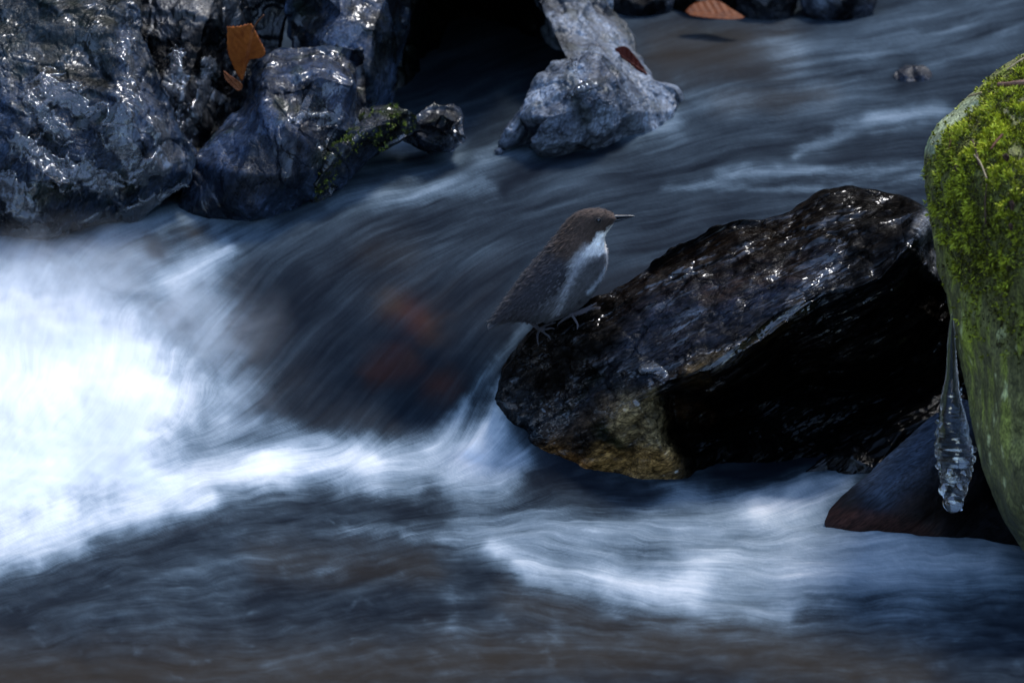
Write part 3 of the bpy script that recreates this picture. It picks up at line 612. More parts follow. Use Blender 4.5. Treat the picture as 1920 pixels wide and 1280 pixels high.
def moss(g, parent, maskfn, n, seed, xmax, lo=.003, hi=.007, palette=None, name='moss', blades=6, lift=.009):
    r = np.random.default_rng(seed)
    q = g.faces[0]; q = q[(q < g.nfront).all(1)]
    ctr = g.V[q].mean(1); px = g.px[q].mean(1); py = g.py[q].mean(1)
    ar = np.linalg.norm(np.cross(g.V[q[:, 2]] - g.V[q[:, 0]], g.V[q[:, 3]] - g.V[q[:, 1]]), axis=1)
    wgt = ar * maskfn(px, py, ctr) * (px < xmax); wgt /= wgt.sum()
    pick = r.choice(len(q), n, p=wgt)
    a = r.random((n, 2)); qv = g.V[q[pick]]
    base = (qv[:, 0] * (1 - a[:, :1]) + qv[:, 1] * a[:, :1]) * (1 - a[:, 1:]) + (qv[:, 3] * (1 - a[:, :1]) + qv[:, 2] * a[:, :1]) * a[:, 1:]
    nor = g.N[q[pick, 0]]
    clump = fbm(base * 55, 3); fine = fbm(base * 160 + 4, 2)
    L = (lo + (hi - lo) * r.random(n)) * np.clip(1 + 1.3 * clump, .3, 2.2); base = base + nor * (lift * np.clip(clump + .15, 0, .6) * r.random(n))[:, None]
    V = []; Fq = []; C = []
    up = np.array([0, 0, 1.])
    for k in range(blades):
        d = nor * .75 + up * .35 + r.normal(size=(n, 3)) * .55; d /= np.linalg.norm(d, axis=1)[:, None]
        s = np.cross(d, r.normal(size=(n, 3))); s /= np.linalg.norm(s, axis=1)[:, None]
        wd = (.00045 + .0004 * r.random(n))[:, None]; ll = L[:, None] * (.6 + .7 * r.random((n, 1)))
        b0 = base - nor * .001
        mid = b0 + d * ll * .55; tip = b0 + d * ll * .8 + (r.normal(size=(n, 3)) * .3 + nor * .3 - up * .25) * ll * .5
        v = np.stack([b0 - s * wd * .5, b0 + s * wd * .5, mid - s * wd, mid + s * wd, tip], 1)
        V.append(v.reshape(-1, 3))
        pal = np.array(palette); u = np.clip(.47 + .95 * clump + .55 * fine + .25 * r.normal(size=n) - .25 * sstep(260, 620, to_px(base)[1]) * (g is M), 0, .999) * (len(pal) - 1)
        i0 = u.astype(int); t = (u - i0)[:, None]; cc = pal[i0] * (1 - t) + pal[np.minimum(i0 + 1, len(pal) - 1)] * t
        C.append(np.repeat(cc[:, None], 5, 1).reshape(-1, 3))
    V = np.vstack(V); C = np.vstack(C); m = len(V) // 5; b5 = np.arange(m)[:, None] * 5
    t = NT(name + ' green'); t.link(t.n('Attribute', attribute_name='Col').outputs['Color'], t.b.inputs['Base Color'])
    t.b.inputs['Roughness'].default_value = .55; t.b.inputs['Specular IOR Level'].default_value = .3
    o = mesh_np(name, V, [b5 + np.array([0, 1, 3, 2]), b5 + np.array([2, 3, 4])], t.m, parent, smooth=False, colr=C)
    o['kind'] = 'stuff'; return o
GREEN = [(.040, .024, .009), (.060, .066, .008), (.19, .20, .012), (.42, .44, .022), (.60, .63, .05)]
moss(M, M.o, lambda px, py, c: moss_mask(px, py, c) * (.25 + .75 * sstep(600, 260, py)), 44000, 1, 2450, .0016, .0050, GREEN)
moss(G, G.o, lambda px, py, c: sstep(.1, .4, fbm(c * 60 + 16, 4)) + .03, 1300, 2, 3000, .0012, .0035, [(.012, .014, .004), (.03, .036, .006), (.07, .085, .010), (.16, .20, .015)], 'moss', 4)

# ------------------------------------------------------------------ things on the rocks
def surf_y(g, px, py):
    """depth of a rock's visible face at a picture position"""
    d = (g.px[:g.nfront] - px)**2 + (g.py[:g.nfront] - py)**2
    k = np.argsort(d)[:12]; return float(g.V[k, 1].min())
def tube(bm, pts, rs, seg=8, cap=True):
    pts = [Vector(p) for p in pts]; rings = []
    n = len(pts); rs = [rs] * n if np.isscalar(rs) else rs
    ref = Vector((.3, .9, .2)).normalized()
    for i, p in enumerate(pts):
        t = (pts[min(i + 1, n - 1)] - pts[max(i - 1, 0)]).normalized()
        a = t.cross(ref).normalized(); b = t.cross(a).normalized()
        rings.append([bm.verts.new(p + (a * math.cos(2 * math.pi * k / seg) + b * math.sin(2 * math.pi * k / seg)) * rs[i]) for k in range(seg)])
    for i in range(n - 1):
        for k in range(seg): bm.faces.new((rings[i][k], rings[i][(k + 1) % seg], rings[i + 1][(k + 1) % seg], rings[i + 1][k]))
    if cap: bm.faces.new(rings[0][::-1]); bm.faces.new(rings[-1])
def smoothpath(pts, n):
    pts = np.array(pts, float); s = np.linspace(0, len(pts) - 1, n); out = []
    for u in s:
        i = min(int(u), len(pts) - 2); t = u - i
        p0, p1, p2, p3 = pts[max(i - 1, 0)], pts[i], pts[i + 1], pts[min(i + 2, len(pts) - 1)]
        out.append(.5 * ((2 * p1) + (-p0 + p2) * t + (2 * p0 - 5 * p1 + 4 * p2 - p3) * t * t + (-p0 + 3 * p1 - 3 * p2 + p3) * t**3))
    return np.array(out)

# ---- ice frozen onto the rocks
t = NT('rock ice'); b = t.b
b.inputs['Base Color'].default_value = (.86, .92, 1, 1); b.inputs['Transmission Weight'].default_value = .96; b.inputs['IOR'].default_value = 1.31
b.inputs['Roughness'].default_value = .05; b.inputs['Coat Weight'].default_value = .8; b.inputs['Coat Roughness'].default_value = .04
v = obj_vec(t); bp = t.n('Bump', i_Strength=.5, i_Distance=.002, i_Height=t.noise(v, 130, 4, .5, .5)); t.link(bp.outputs[0], b.inputs['Normal'])
ICE = t.m
def ice(g, strokes, thick, seed, label=None, freq=70, thr=.42, holes=.55):
    nf = g.nfront; V = g.V[:nf]; m = np.zeros(nf)
    px, py = g.px[:nf], g.py[:nf]
    for pts, r in strokes: m = np.maximum(m, np.exp(-seg_dist(px, py, pts, r)**2))
    wq = V * freq * .55 + .5 * np.stack([pn(V * freq + seed + k * 7) for k in range(3)], -1)
    n = pn(wq); n2 = fbm(V * freq * 2.1 + seed, 3)
    rd = np.clip(1 - np.abs(n) * 4.5, 0, 1)
    m = (m - thr) + (m > .03) * (holes * (rd - .62) + .22 * n2)
    q = g.faces[0]; q = q[(q < nf).all(1)]; keep = m[q].max(1) > 0; q = q[keep]
    lump = np.clip(m, 0, .6)
    h = thick * (np.sqrt(np.clip(m, 0, 1)) + .5 * (np.abs(n)) * (m > 0)) - .0015 * (m <= 0)
    Vn = V + g.N[:nf] * h[:, None]
    u, inv = np.unique(q, return_inverse=True)
    o = mesh_np('ice_crust', Vn[u], [inv.reshape(q.shape)], ICE, g.o)
    if label: o['label'] = label
    return o
ice(A, [([(235, 205), (225, 270), (255, 320), (310, 300), (295, 235)], [34, 36, 34, 30, 28]), ([(40, 270), (110, 315), (200, 340)], 34), ([(10, 350), (50, 400)], 40), ([(90, 165), (150, 200)], 36),
        ([(235, 80), (250, 160)], 18), ([(120, 250), (50, 180)], 24), ([(180, 430), (260, 400), (330, 370)], 30), ([(30, 440), (120, 455)], 24)], .0035, 3, freq=60)
ice(B, [([(330, 110), (330, 170), (318, 225)], 20), ([(392, 125), (375, 200), (355, 240)], 18), ([(335, 265), (360, 310)], 26), ([(395, 175), (420, 190)], 18)], .003, 4, freq=60)
ice(F_, [([(1065, 180), (1090, 165), (1135, 150)], [8, 11, 8])], .003, 5, holes=.25)
ice(Cc, [([(545, 224), (575, 217), (612, 216)], [9, 7, 9])], .003, 6, holes=.25)
ice(hero, [([(1205, 694), (1225, 690), (1245, 700)], [9, 13, 9])], .003, 7, holes=.2)

# ---- the wet ledge in the black recess behind the veil
Lg = relief('wet_ledge', [(1490, 900, .0), (1540, 862, .01), (1620, 815, .03), (1700, 762, .05), (1800, 725, .06), (1850, 780, .05), (1780, 850, .03), (1700, 900, .0), (1600, 940, -.03), (1520, 930, -.02)],
            [(1600, 860, -.01), (1690, 810, .015), (1750, 780, .02), (1640, 880, -.02)], (1670, 835), rockmat('wet ledge', .05, .2, .5, .004, 60, (0, R(35), 0), (.5, 1, 1.4), .6, .6, (.5, 1.5), .06),
            grey_col(0, (.02, .016, .013), (.006, .005, .005), [], 21), .08, 360, 120, 3, 2, [(.008, 14, 4, False), (.004, 30, 3, True)], rot=R(35), sc=(.5, 1, 1.6))
tag(Lg.o, 'glossy black ledge in the dark recess beneath the big wet rock', 'rock')

# ---- icicle on the mossy boulder
def icicle():
    prof = [(583, 1783, 1785), (605, 1780, 1789), (640, 1776, 1792), (680, 1774, 1795), (710, 1771, 1798), (740, 1765, 1801), (770, 1760, 1808), (800, 1757, 1815), (830, 1755, 1823), (850, 1755.5, 1827), (870, 1757.5, 1825), (890, 1759, 1820), (910, 1762, 1815), (930, 1766, 1809), (945, 1768, 1807), (956, 1774, 1800), (961, 1783, 1791)]
    pr = smoothpath(prof, 150); Y0 = -.205; bm = bmesh.new(); rings = []
    for k, (y, a, b2) in enumerate(pr):
        cx = (a + b2) / 2; hw = (b2 - a) / 2; s = sstep(690, 800, y)
        hw *= 1 + .035 * s * math.sin(y * 2 * math.pi / 24 + 1.6 * math.sin(y * .053)) + .03 * s * math.sin(y * .9)
        c = P(np.array(cx), np.array(y), Y0); ring = []
        rw = hw / 1920 * (DIST + Y0) / DIST
        for j in range(40):
            th = 2 * math.pi * j / 40
            lob = 1 + .05 * s * math.sin(3 * th + y * .05) + .05 * mnoise.noise((math.cos(th) * 1.5, math.sin(th) * 1.5, y / 14)) * (.4 + 1.6 * s)
            ring.append(bm.verts.new((c[0] + rw * lob * math.cos(th), c[1] + rw * .62 * lob * math.sin(th), c[2])))
        rings.append(ring)
    for i in range(len(rings) - 1):
        for j in range(40): bm.faces.new((rings[i][j], rings[i + 1][j], rings[i + 1][(j + 1) % 40], rings[i][(j + 1) % 40]))
    bm.faces.new(rings[0]); bm.faces.new(rings[-1][::-1])
    # drops and beads at the swollen end, joined to the shaft by a voxel remesh
    for x, y, r, dy in [(1788, 942, 19, -.003), (1772, 918, 13, -.006), (1802, 916, 14, -.006), (1780, 890, 10, -.009), (1810, 890, 10, -.007), (1758, 790, 5, 0), (1757, 812, 6, -.002), (1757, 832, 6.5, -.002), (1759, 852, 7, -.002), (1761, 872, 8, -.003), (1825, 842, 7, -.002), (1823, 860, 8, -.002), (1818, 878, 8, -.003), (1802, 954, 4, -.004), (1762, 800, 4, 0)]:
        c = P(np.array(float(x)), np.array(float(y)), Y0 + dy)
        bmesh.ops.create_icosphere(bm, subdivisions=3, radius=r / 1920 * .96, matrix=__import__('mathutils').Matrix.Translation(c))
    bmesh.ops.recalc_face_normals(bm, faces=bm.faces)
    t = NT('clear ice'); b = t.b
    b.inputs['Base Color'].default_value = (.93, .97, 1, 1); b.inputs['Transmission Weight'].default_value = 1; b.inputs['IOR'].default_value = 1.34; b.inputs['Roughness'].default_value = .015; b.inputs['Coat Weight'].default_value = 1; b.inputs['Coat IOR'].default_value = 1.9; b.inputs['Coat Roughness'].default_value = .02
    v = obj_vec(t, (0, 0, 0), (1, 1, 1)); bp = t.n('Bump', i_Strength=.35, i_Distance=.001, i_Height=t.noise(v, 160, 3, .5, .3)); t.link(bp.outputs[0], b.inputs['Normal'])
    o = bm_obj('icicle', bm, t.m)
    o = remesh(o, .0009, 3)
    tag(o, 'clear rippled icicle with beaded tip hanging from the mossy boulder', 'icicle')
    bm = bmesh.new(); r = random.Random(5)
    for k in range(100):
        u = k / 99; y = 728 + u * 180 + r.uniform(-1, 1); x = 1802 - 8 * u + r.uniform(-1.6, 1.6)
        bmesh.ops.create_icosphere(bm, subdivisions=1, radius=r.uniform(.00025, .0007), matrix=__import__('mathutils').Matrix.Translation(P(np.array(x), np.array(y), Y0 - .003)))
    bm_obj('air_bubbles', bm, plain('trapped air', (.8, .85, .92), .4, .5, 300, .1, 0), o)
def remesh(o, size, smooth):
    m = o.modifiers.new('r', 'REMESH'); m.mode = 'VOXEL'; m.voxel_size = size; m.use_smooth_shade = True
    m2 = o.modifiers.new('s', 'SMOOTH'); m2.iterations = smooth; m2.factor = .5
    dg = bpy.context.evaluated_depsgraph_get(); me = bpy.data.meshes.new_from_object(o.evaluated_get(dg))
    mats = list(o.data.materials); o.modifiers.clear(); o.data = me
    if not me.materials:
        for x in mats: me.materials.append(x)
    me.polygons.foreach_set('use_smooth', np.ones(len(me.polygons), bool)); return o
icicle()

# ---- leaves, twigs
def leafmat(name, c, c2):
    t = NT(name); v = obj_vec(t); n = t.noise(v, 90, 6, .6, .5); n2 = t.noise(v, 500, 3)
    t.link(t.mix(t.mr(n, .35, .65, 0, 1), c, c2), t.b.inputs['Base Color']); t.b.inputs['Roughness'].default_value = .5; t.b.inputs['Specular IOR Level'].default_value = .12
    bp = t.n('Bump', i_Strength=.5, i_Distance=.001, i_Height=t.mul(n, n2, 'ADD')); t.link(bp.outputs[0], t.b.inputs['Normal']); return t.m
def leaf(name, outline, Y, mat, label, axis, stem=None, curl=.004, dY=0, group=None):
    O = smoothpath(outline + [outline[0]], 90)[:-1]; c = O.mean(0); bm = bmesh.new()
    a0, a1 = np.array(axis[0], float), np.array(axis[1], float); ax = (a1 - a0) / np.linalg.norm(a1 - a0); nx = np.array([-ax[1], ax[0]])
    Ls = np.linalg.norm(a1 - a0)
    def pt(q):
        s = (q - a0) @ ax; d = (q - a0) @ nx
        vein = .0006 * math.sin((s + abs(d) * .7) * 2 * math.pi / (Ls / 8))
        yy = Y - curl * (abs(d) / Ls * 4)**1.3 + dY * (q[1] - c[1]) / 100 + vein * min(1, abs(d) / 4) - .0015 * math.exp(-(d / 1.2)**2) + curl * .8 * (s / Ls - .5)**2
        return P(np.array(q[0]), np.array(q[1]), yy)
    rg = []
    for r in np.linspace(1, .06, 12):
        rg.append([bm.verts.new(pt(c + (o - c) * r * (1 + (.02 * (-1)**k if r > .99 else 0)))) for k, o in enumerate(O)])
    n = len(O)
    for i in range(11):
        for k in range(n): bm.faces.new((rg[i][k], rg[i][(k + 1) % n], rg[i + 1][(k + 1) % n], rg[i + 1][k]))
    bm.faces.new(rg[-1])
    bmesh.ops.recalc_face_normals(bm, faces=bm.faces)
    geo = bmesh.ops.solidify(bm, geom=list(bm.faces), thickness=.0006)
    o = bm_obj(name, bm, mat); tag(o, label, 'leaf', group)
    if stem:
        b2 = bmesh.new(); pth = smoothpath([(*s_, 0) for s_ in stem], 12)
        tube(b2, [P(np.array(p[0]), np.array(p[1]), Y - .001 - .004 * k / 11) for k, p in enumerate(pth)], [.0006 + .0003 * k / 11 for k in range(12)], 6); bm_obj('stem', b2, STEM, o)
    return o
STEM = plain('leaf stem', (.08, .03, .012), .6, .3)
L_OR = leafmat('dead beech leaf', (.26, .075, .014), (.14, .032, .007)); L_RED = leafmat('dark red leaf', (.085, .012, .005), (.04, .006, .003)); L_PALE = leafmat('tan leaf', (.22, .075, .03), (.12, .035, .012))
leaf('dead_leaf', [(426, 50), (448, 49), (470, 45), (480, 60), (487, 74), (498, 98), (489, 109), (470, 112), (462, 127), (455, 151), (446, 142), (433, 115), (426, 92)], .44, L_OR, 'large orange brown leaf standing upright between the dark boulder and slab rock', [(474, 56), (452, 150)], [(474, 60), (480, 45), (495, 28)], .012)
leaf('dead_leaf', [(419, 133), (431, 141), (454, 158), (448, 171), (435, 162), (422, 148)], .435, L_PALE, 'small folded orange leaf tucked below the upright orange leaf', [(418, 132), (452, 168)], None, .003)
y3 = surf_y(F_, 1185, 115)
leaf('dead_leaf', [(1148, 93), (1172, 87), (1190, 104), (1205, 124), (1213, 140), (1200, 137), (1180, 119), (1160, 105)], y3 - .012, L_RED, 'dark red leaf stuck on the side of the pale frosted rock', [(1146, 92), (1214, 140)], None, .003, -.03)
leaf('dead_leaf', [(1285, 22), (1300, 8), (1330, 1), (1350, 4), (1372, 18), (1395, 34), (1360, 37), (1300, 31)], float(W(1330, 45)) - .045, leafmat('wet brown leaf', (.16, .042, .009), (.08, .02, .006)), 'blurred orange leaf lying on a far stone at the top edge', [(1283, 24), (1396, 34)], None, .008, -.12)
def twig(name, pts, rad, mat, label, g, lift=.004, cat='twig', n=24, group=None):
    pth = smoothpath([(x, y, 0) for x, y in pts], n); r = random.Random(len(label)); bm = bmesh.new()
    yy = np.array([surf_y(g, x, y) for x, y, _ in pth]); yy = np.convolve(np.pad(yy, 4, mode='edge'), np.ones(9) / 9, 'valid')
    tube(bm, [P(np.array(p[0]), np.array(p[1]), yy[k] - lift) for k, p in enumerate(pth)], [rad * (.8 + .4 * r.random()) * (1 - .35 * k / n) for k in range(n)], 8)
    return tag(bm_obj(name, bm, mat), label, cat, group)
TW = plain('pale twig bark', (.20, .10, .065), .7, .3, 260, .4, .6, .001, (1, 1, 3))
STRAW = plain('dry straw', (.30, .22, .12), .6, .3); BRN = plain('dead brown stalk', (.075, .04, .022), .7, .3)
twig('twig', [(1990, 148), (1960, 152), (1910, 156), (1872, 159)], .0035, TW, 'pinkish brown twig lying on the moss near the top right corner', M, .009)
twig('straw', [(1940, 100), (1915, 112), (1888, 131)], .0011, STRAW, 'pale dry straw on the moss above the pinkish twig', M, .009, 'straw')
twig('straw', [(1840, 174), (1815, 181)], .0011, STRAW, 'short pale straw at the upper left rim of the moss', M, .007, 'straw')
twig('dead_stalk', [(1836, 310), (1828, 275), (1822, 262)], .0012, BRN, 'brown stalk with a white speck in the moss below the twig', M, .007, 'stalk')
twig('dead_stalk', [(1850, 335), (1838, 305), (1826, 290)], .0010, STRAW, 'pale bent stalk on the upper face of the moss', M, .007, 'stalk')
twig('dead_stalk', [(1848, 420), (1847, 380), (1850, 345)], .0009, BRN, 'thin brown stalk hanging straight down in the middle of the moss', M, .007, 'stalk')
twig('dead_stalk', [(1880, 252), (1866, 268), (1858, 280)], .0014, plain('red brown stalk', (.12, .045, .02), .7, .3), 'reddish brown stalk on the moss near the right edge', M, .007, 'stalk')
twig('dead_stalk', [(1783, 262), (1778, 285)], .0012, plain('orange stalk', (.14, .06, .02), .7, .3), 'short orange stalk at the left edge of the moss', M, .006, 'stalk')
for x, y, w_, h_, lb in [(1832, 275, 8, 16, 'dark brown leaf scrap in the upper moss'), (1886, 295, 14, 12, 'broad brown leaf scrap at the right of the moss'), (1897, 385, 10, 16, 'pinkish leaf scrap low on the moss by the frame edge'), (1793, 316, 6, 13, 'tan leaf scrap near the left edge of the moss'), (1895, 425, 9, 12, 'grey brown leaf scrap at the bottom of the thick moss')]:
    leaf('leaf_scrap', [(x - w_ * .5, y - h_ * .3), (x, y - h_ * .6), (x + w_ * .5, y - h_ * .1), (x + w_ * .3, y + h_ * .6), (x - w_ * .2, y + h_ * .4)], surf_y(M, x, y) - .007, plain('scrap', (.07, .035, .022), .7, .3), lb, [(x, y - h_ * .6), (x, y + h_ * .6)], None, .002)

# ------------------------------------------------------------------ the bird
def bird():
    Y0 = .105
    secs = [  # back x,y  front x,y  half thickness (m)
        (925, 598, 930, 612, .006), (938, 578, 952, 603, .012), (955, 553, 982, 597, .019), (970, 532, 1012, 600, .0245), (985, 512, 1044, 598, .028), (1002, 492, 1078, 582, .030), (1018, 474, 1103, 561, .0305), (1033, 456, 1125, 533, .029),
        (1045, 441, 1137, 503, .026), (1053, 430, 1139, 478, .0225), (1058, 422, 1135, 459, .0185), (1064, 413, 1134, 446, .0160), (1071, 406, 1138, 436, .0145), (1080, 399, 1143, 429, .0135), (1092, 394, 1148, 422, .0127), (1106, 391.5, 1152, 416, .0115), (1122, 391.5, 1155, 412, .0098), (1138, 395, 1157, 411, .0072), (1150, 400, 1157, 409.5, .0040)]
    S = smoothpath(secs, 70); bm = bmesh.new(); rings = []; n = 44
    for bx, by, fx, fy, wv in S:
        a = P(np.array(bx), np.array(by), Y0); f = P(np.array(fx), np.array(fy), Y0); c = (a + f) / 2; h = (f - a) / 2
        ring = []
        for k in range(n):
            th = 2 * math.pi * k / n; cs, sn = math.cos(th), math.sin(th)
            ring.append(bm.verts.new(Vector(c + h * cs) + Vector((0, 1, 0)) * (wv * math.copysign(abs(sn)**.92, sn))))
        rings.append(ring)
    for i in range(len(rings) - 1):
        for k in range(n): bm.faces.new((rings[i][k], rings[i][(k + 1) % n], rings[i + 1][(k + 1) % n], rings[i + 1][k]))
    bm.faces.new(rings[0][::-1]); bm.faces.new(rings[-1])
    pp = lambda x, y, dy=0: P(np.array(float(x)), np.array(float(y)), Y0 + dy)
    # thighs, legs, toes
    def hs(x, y): return surf_y(hero, x, y) - Y0
    def limb(pts, rs): 
        q = smoothpath([(*p, r) for p, r in zip(pts, rs)], 3 * len(pts)); tube(bm, [P(np.array(a), np.array(b_), Y0 + c_) for a, b_, c_, _ in q], [r for *_, r in q], 8)
    f1 = hs(1016, 622) - .003; f2 = hs(1078, 586) - .003
    limb([(990, 570, -.012), (984, 588, -.014), (996, 604, (f1 - .014) / 2), (1012, 617, f1)], [.008, .0048, .0024, .0021])
    for t_ in ([(1012, 617), (1024, 610), (1036, 606), (1043, 604)], [(1012, 617), (1024, 617), (1034, 615), (1040, 617)], [(1012, 617), (1021, 624), (1029, 631), (1033, 638)], [(1012, 617), (1008, 628), (1008, 640), (1010, 649)]):
        limb([(x, y, hs(x + 2, y + 3) - .003 - .002 * (k in (1, 2))) for k, (x, y) in enumerate(t_)], [.0014, .0012, .0010, .0006])
    limb([(1058, 556, -.008), (1056, 572, -.012), (1064, 582, (f2 - .012) / 2), (1072, 590, f2)], [.008, .0045, .0023, .0020])
    for t_ in ([(1072, 590), (1090, 582), (1106, 575), (1119, 567)], [(1072, 590), (1090, 587), (1110, 578), (1127, 576)], [(1072, 590), (1078, 599), (1083, 609), (1082, 618)], [(1072, 590), (1060, 597), (1050, 604), (1044, 612)]):
        limb([(x, y, hs(x, y + 4) - .003 - .002 * (k in (1, 2))) for k, (x, y) in enumerate(t_)], [.0015, .0013, .0011, .0006])
    # short tail
    tl = [(955, 566, 970, 590, .012, 0), (938, 582, 953, 602, .012, .002), (922, 596, 936, 612, .013, .003), (910, 607, 922, 620, .012, .004)]
    tr = []
    for bx, by, fx, fy, wv, dy in tl:
        a = pp(bx, by, dy); f = pp(fx, fy, dy); c = (a + f) / 2; h = (f - a) / 2 * .42
        tr.append([bm.verts.new(Vector(c + h * math.cos(2 * math.pi * k / 20)) + Vector((0, 1, 0)) * wv * math.sin(2 * math.pi * k / 20)) for k in range(20)])
    for i in range(3):
        for k in range(20): bm.faces.new((tr[i][k], tr[i][(k + 1) % 20], tr[i + 1][(k + 1) % 20], tr[i + 1][k]))
    bm.faces.new(tr[0][::-1]); bm.faces.new(tr[-1])
    bmesh.ops.recalc_face_normals(bm, faces=bm.faces)
    t = NT('dipper plumage'); b = t.b
    c_ = t.n('Attribute', attribute_name='Col').outputs['Color']; v = obj_vec(t, (0, R(45), 0), (260, 260, 900)); v2 = obj_vec(t, (0, R(45), 0), (90, 90, 260))
    n1 = t.noise(v, 1, 5, .6); n2 = t.noise(v2, 1, 4, .6)
    k_ = t.mul(t.mr(n1, .3, .7, .7, 1.3), t.mr(n2, .3, .7, .75, 1.25)); kc = t.n('CombineColor', i_0=k_, i_1=k_, i_2=k_).outputs[0]
    t.link(t.mix(1.0, c_, kc, 'MULTIPLY'), b.inputs['Base Color']); b.inputs['Roughness'].default_value = .75; b.inputs['Specular IOR Level'].default_value = .2
    b.inputs['Sheen Weight'].default_value = .12
    bp = t.n('Bump', i_Strength=.5, i_Distance=.0012, i_Height=t.mul(n1, n2, 'ADD')); t.link(bp.outputs[0], b.inputs['Normal'])
    o = bm_obj('bird', bm, t.m); remesh(o, .0007, 2)
    V = np.zeros(len(o.data.vertices) * 3, np.float32); o.data.vertices.foreach_get('co', V); V = V.reshape(-1, 3).astype(float)
    Nn = np.zeros(len(o.data.vertices) * 3, np.float32); o.data.vertices.foreach_get('normal', Nn); Nn = Nn.reshape(-1, 3).astype(float)
    def colour(V):
        px, py = to_px(V); w1 = fbm(V * 260, 3) * 5; px = px + w1; py = py + fbm(V * 260 + 5, 3) * 5
        c = np.broadcast_to(np.array((.038, .037, .042)), V.shape).copy()
        def lay(a, cl):
            nonlocal c
            a = np.clip(a, 0, 1)[:, None]; c = c * (1 - a) + np.array(cl) * a
        lay(sstep(30, -30, poly_sd(px, py, [(900, 640), (930, 560), (1040, 420), (1060, 470), (1030, 540), (990, 600)])), (.032, .027, .029))
        lay(.8 * sstep(26, -20, poly_sd(px, py, [(1078, 500), (1142, 480), (1130, 530), (1090, 580), (1020, 600), (1030, 560)])), (.085, .081, .082))
        lay(sstep(14, -10, poly_sd(px, py, [(1040, 470), (1050, 420), (1085, 380), (1170, 380), (1170, 440), (1100, 470), (1075, 492)])), (.052, .032, .022))
        lay(.25 * np.exp(-seg_dist(px, py, [(1095, 396), (1125, 394), (1150, 402)], 5)**2), (.10, .06, .04))
        lay(sstep(3, -3, poly_sd(px, py, [(1160, 418), (1146, 423), (1134, 433), (1118, 438), (1112, 452), (1100, 466), (1086, 480), (1100, 482), (1130, 476), (1150, 470), (1150, 430)])), (1.0, .94, .85))
        lay(.75 * sstep(16, -8, poly_sd(px, py, [(1100, 464), (1082, 484), (1076, 496), (1100, 484), (1130, 472)])), (.50, .49, .48))
        lay(.75 * np.exp(-seg_dist(px, py, [(1140, 474), (1139, 495), (1126, 522), (1104, 548)], [4, 3.5, 3.5, 4])**2), (.46, .50, .55))
        lay(.8 * np.exp(-seg_dist(px, py, [(1090, 486), (1072, 520), (1058, 556), (1046, 588)], [9, 8, 7, 6])**2), (.26, .26, .27))
        # eye ring, lores
        lay(.8 * np.exp(-seg_dist(px, py, [(1122, 414)], 8)**2), (.010, .008, .007))
        lg = sstep(6, 0, poly_sd(px, py, [(975, 592), (1000, 598), (1040, 600), (1065, 580), (1135, 560), (1135, 600), (1080, 640), (1000, 660)])) 
        leg = (np.hypot(px - 1012, py - 617) < 42) & (py > 598) | (py > 604) | ((px > 1084) & (py > 563)) | ((px > 1044) & (py > 586))
        lay(leg * (px > 985) * 1., (.03, .026, .028))
        lay(((px > 1066) & (py > 560) & (py > 640 - .55 * (px - 960))) * 1., (.06, .052, .056))
        lay(sstep(950, 905, px), (.030, .032, .038))
        return c
    C = colour(V); a = o.data.attributes.new('Col', 'FLOAT_COLOR', 'POINT'); c4 = np.ones((len(V), 4), np.float32); c4[:, :3] = C; a.data.foreach_set('color', c4.ravel())
    tag(o, 'small bird with brown head, white throat and grey body standing on the wet rock edge', 'bird')
    # fine feather tips lying back along the body
    r = np.random.default_rng(11); px, py = to_px(V)
    ok = np.where((py < 600) & (px < 1150) & ~((px > 1040) & (py > 590)) & (Nn @ FWD < .35))[0]
    k = r.choice(ok, 9000); p = V[k] + r.normal(size=(9000, 3)) * .0004; nn = Nn[k]
    back = np.array([-.72, 0, -.66]); d = back - nn * (nn @ back)[:, None] + nn * .18 + r.normal(size=p.shape) * .16; d /= np.linalg.norm(d, axis=1)[:, None]
    s = np.cross(d, nn); s /= np.linalg.norm(s, axis=1)[:, None] + 1e-9
    hd = sstep(1040, 1090, px[k])[:, None]; L = (.0065 - .0045 * hd) * (.6 + .8 * r.random((len(k), 1))); wd = (.0009 - .0005 * hd)
    q = np.stack([p - s * wd, p + s * wd, p + d * L * .6 + s * wd * .8, p + d * L, p + d * L * .6 - s * wd * .8], 1).reshape(-1, 3)
    b5 = np.arange(len(k))[:, None] * 5
    pl = mesh_np('plumage', q, [b5 + np.array([0, 1, 2, 4]), b5 + np.array([4, 2, 3])], t.m, o, smooth=False, colr=np.repeat(C[k] * (.78 + .45 * r.random((len(k), 1))), 5, 0)); pl['kind'] = 'stuff'
    # folded wings, close to the flanks
    for sd_ in (-1, 1):
        bm = bmesh.new(); cl = bm.verts.layers.float_color.new('Col'); ol = smoothpath([(1052, 492), (1066, 512), (1050, 545), (1015, 575), (975, 592), (938, 600), (935, 590), (965, 560), (1000, 520), (1030, 490), (1052, 492)], 80)[:-1]; cc = np.array([1010., 545.]); gr = []
        for rr in np.linspace(1, .03, 14):
            row = []
            for x, y in ol:
                x, y = cc + (np.array([x, y]) - cc) * rr
                m = np.hypot(px - x, py - y) + 1e3 * ((V[:, 1] - Y0) * sd_ < -.004); yy = V[m.argmin(), 1] if m.min() < 900 else Y0
                tgt = yy + sd_ * (.0022 * (1 - rr**4) - .0012 * (rr > .97))
                vv = bm.verts.new(P(np.array(x), np.array(y), tgt)); 
                u = (x * .62 + y * .78) / 7.; e = .6 + .5 * (u % 1); vv[cl] = (.025 * e, .0235 * e, .0275 * e, 1); row.append(vv)
            gr.append(row)
        for i in range(13):
            for j in range(len(ol)): bm.faces.new((gr[i][j], gr[i][(j + 1) % len(ol)], gr[i + 1][(j + 1) % len(ol)], gr[i + 1][j]))
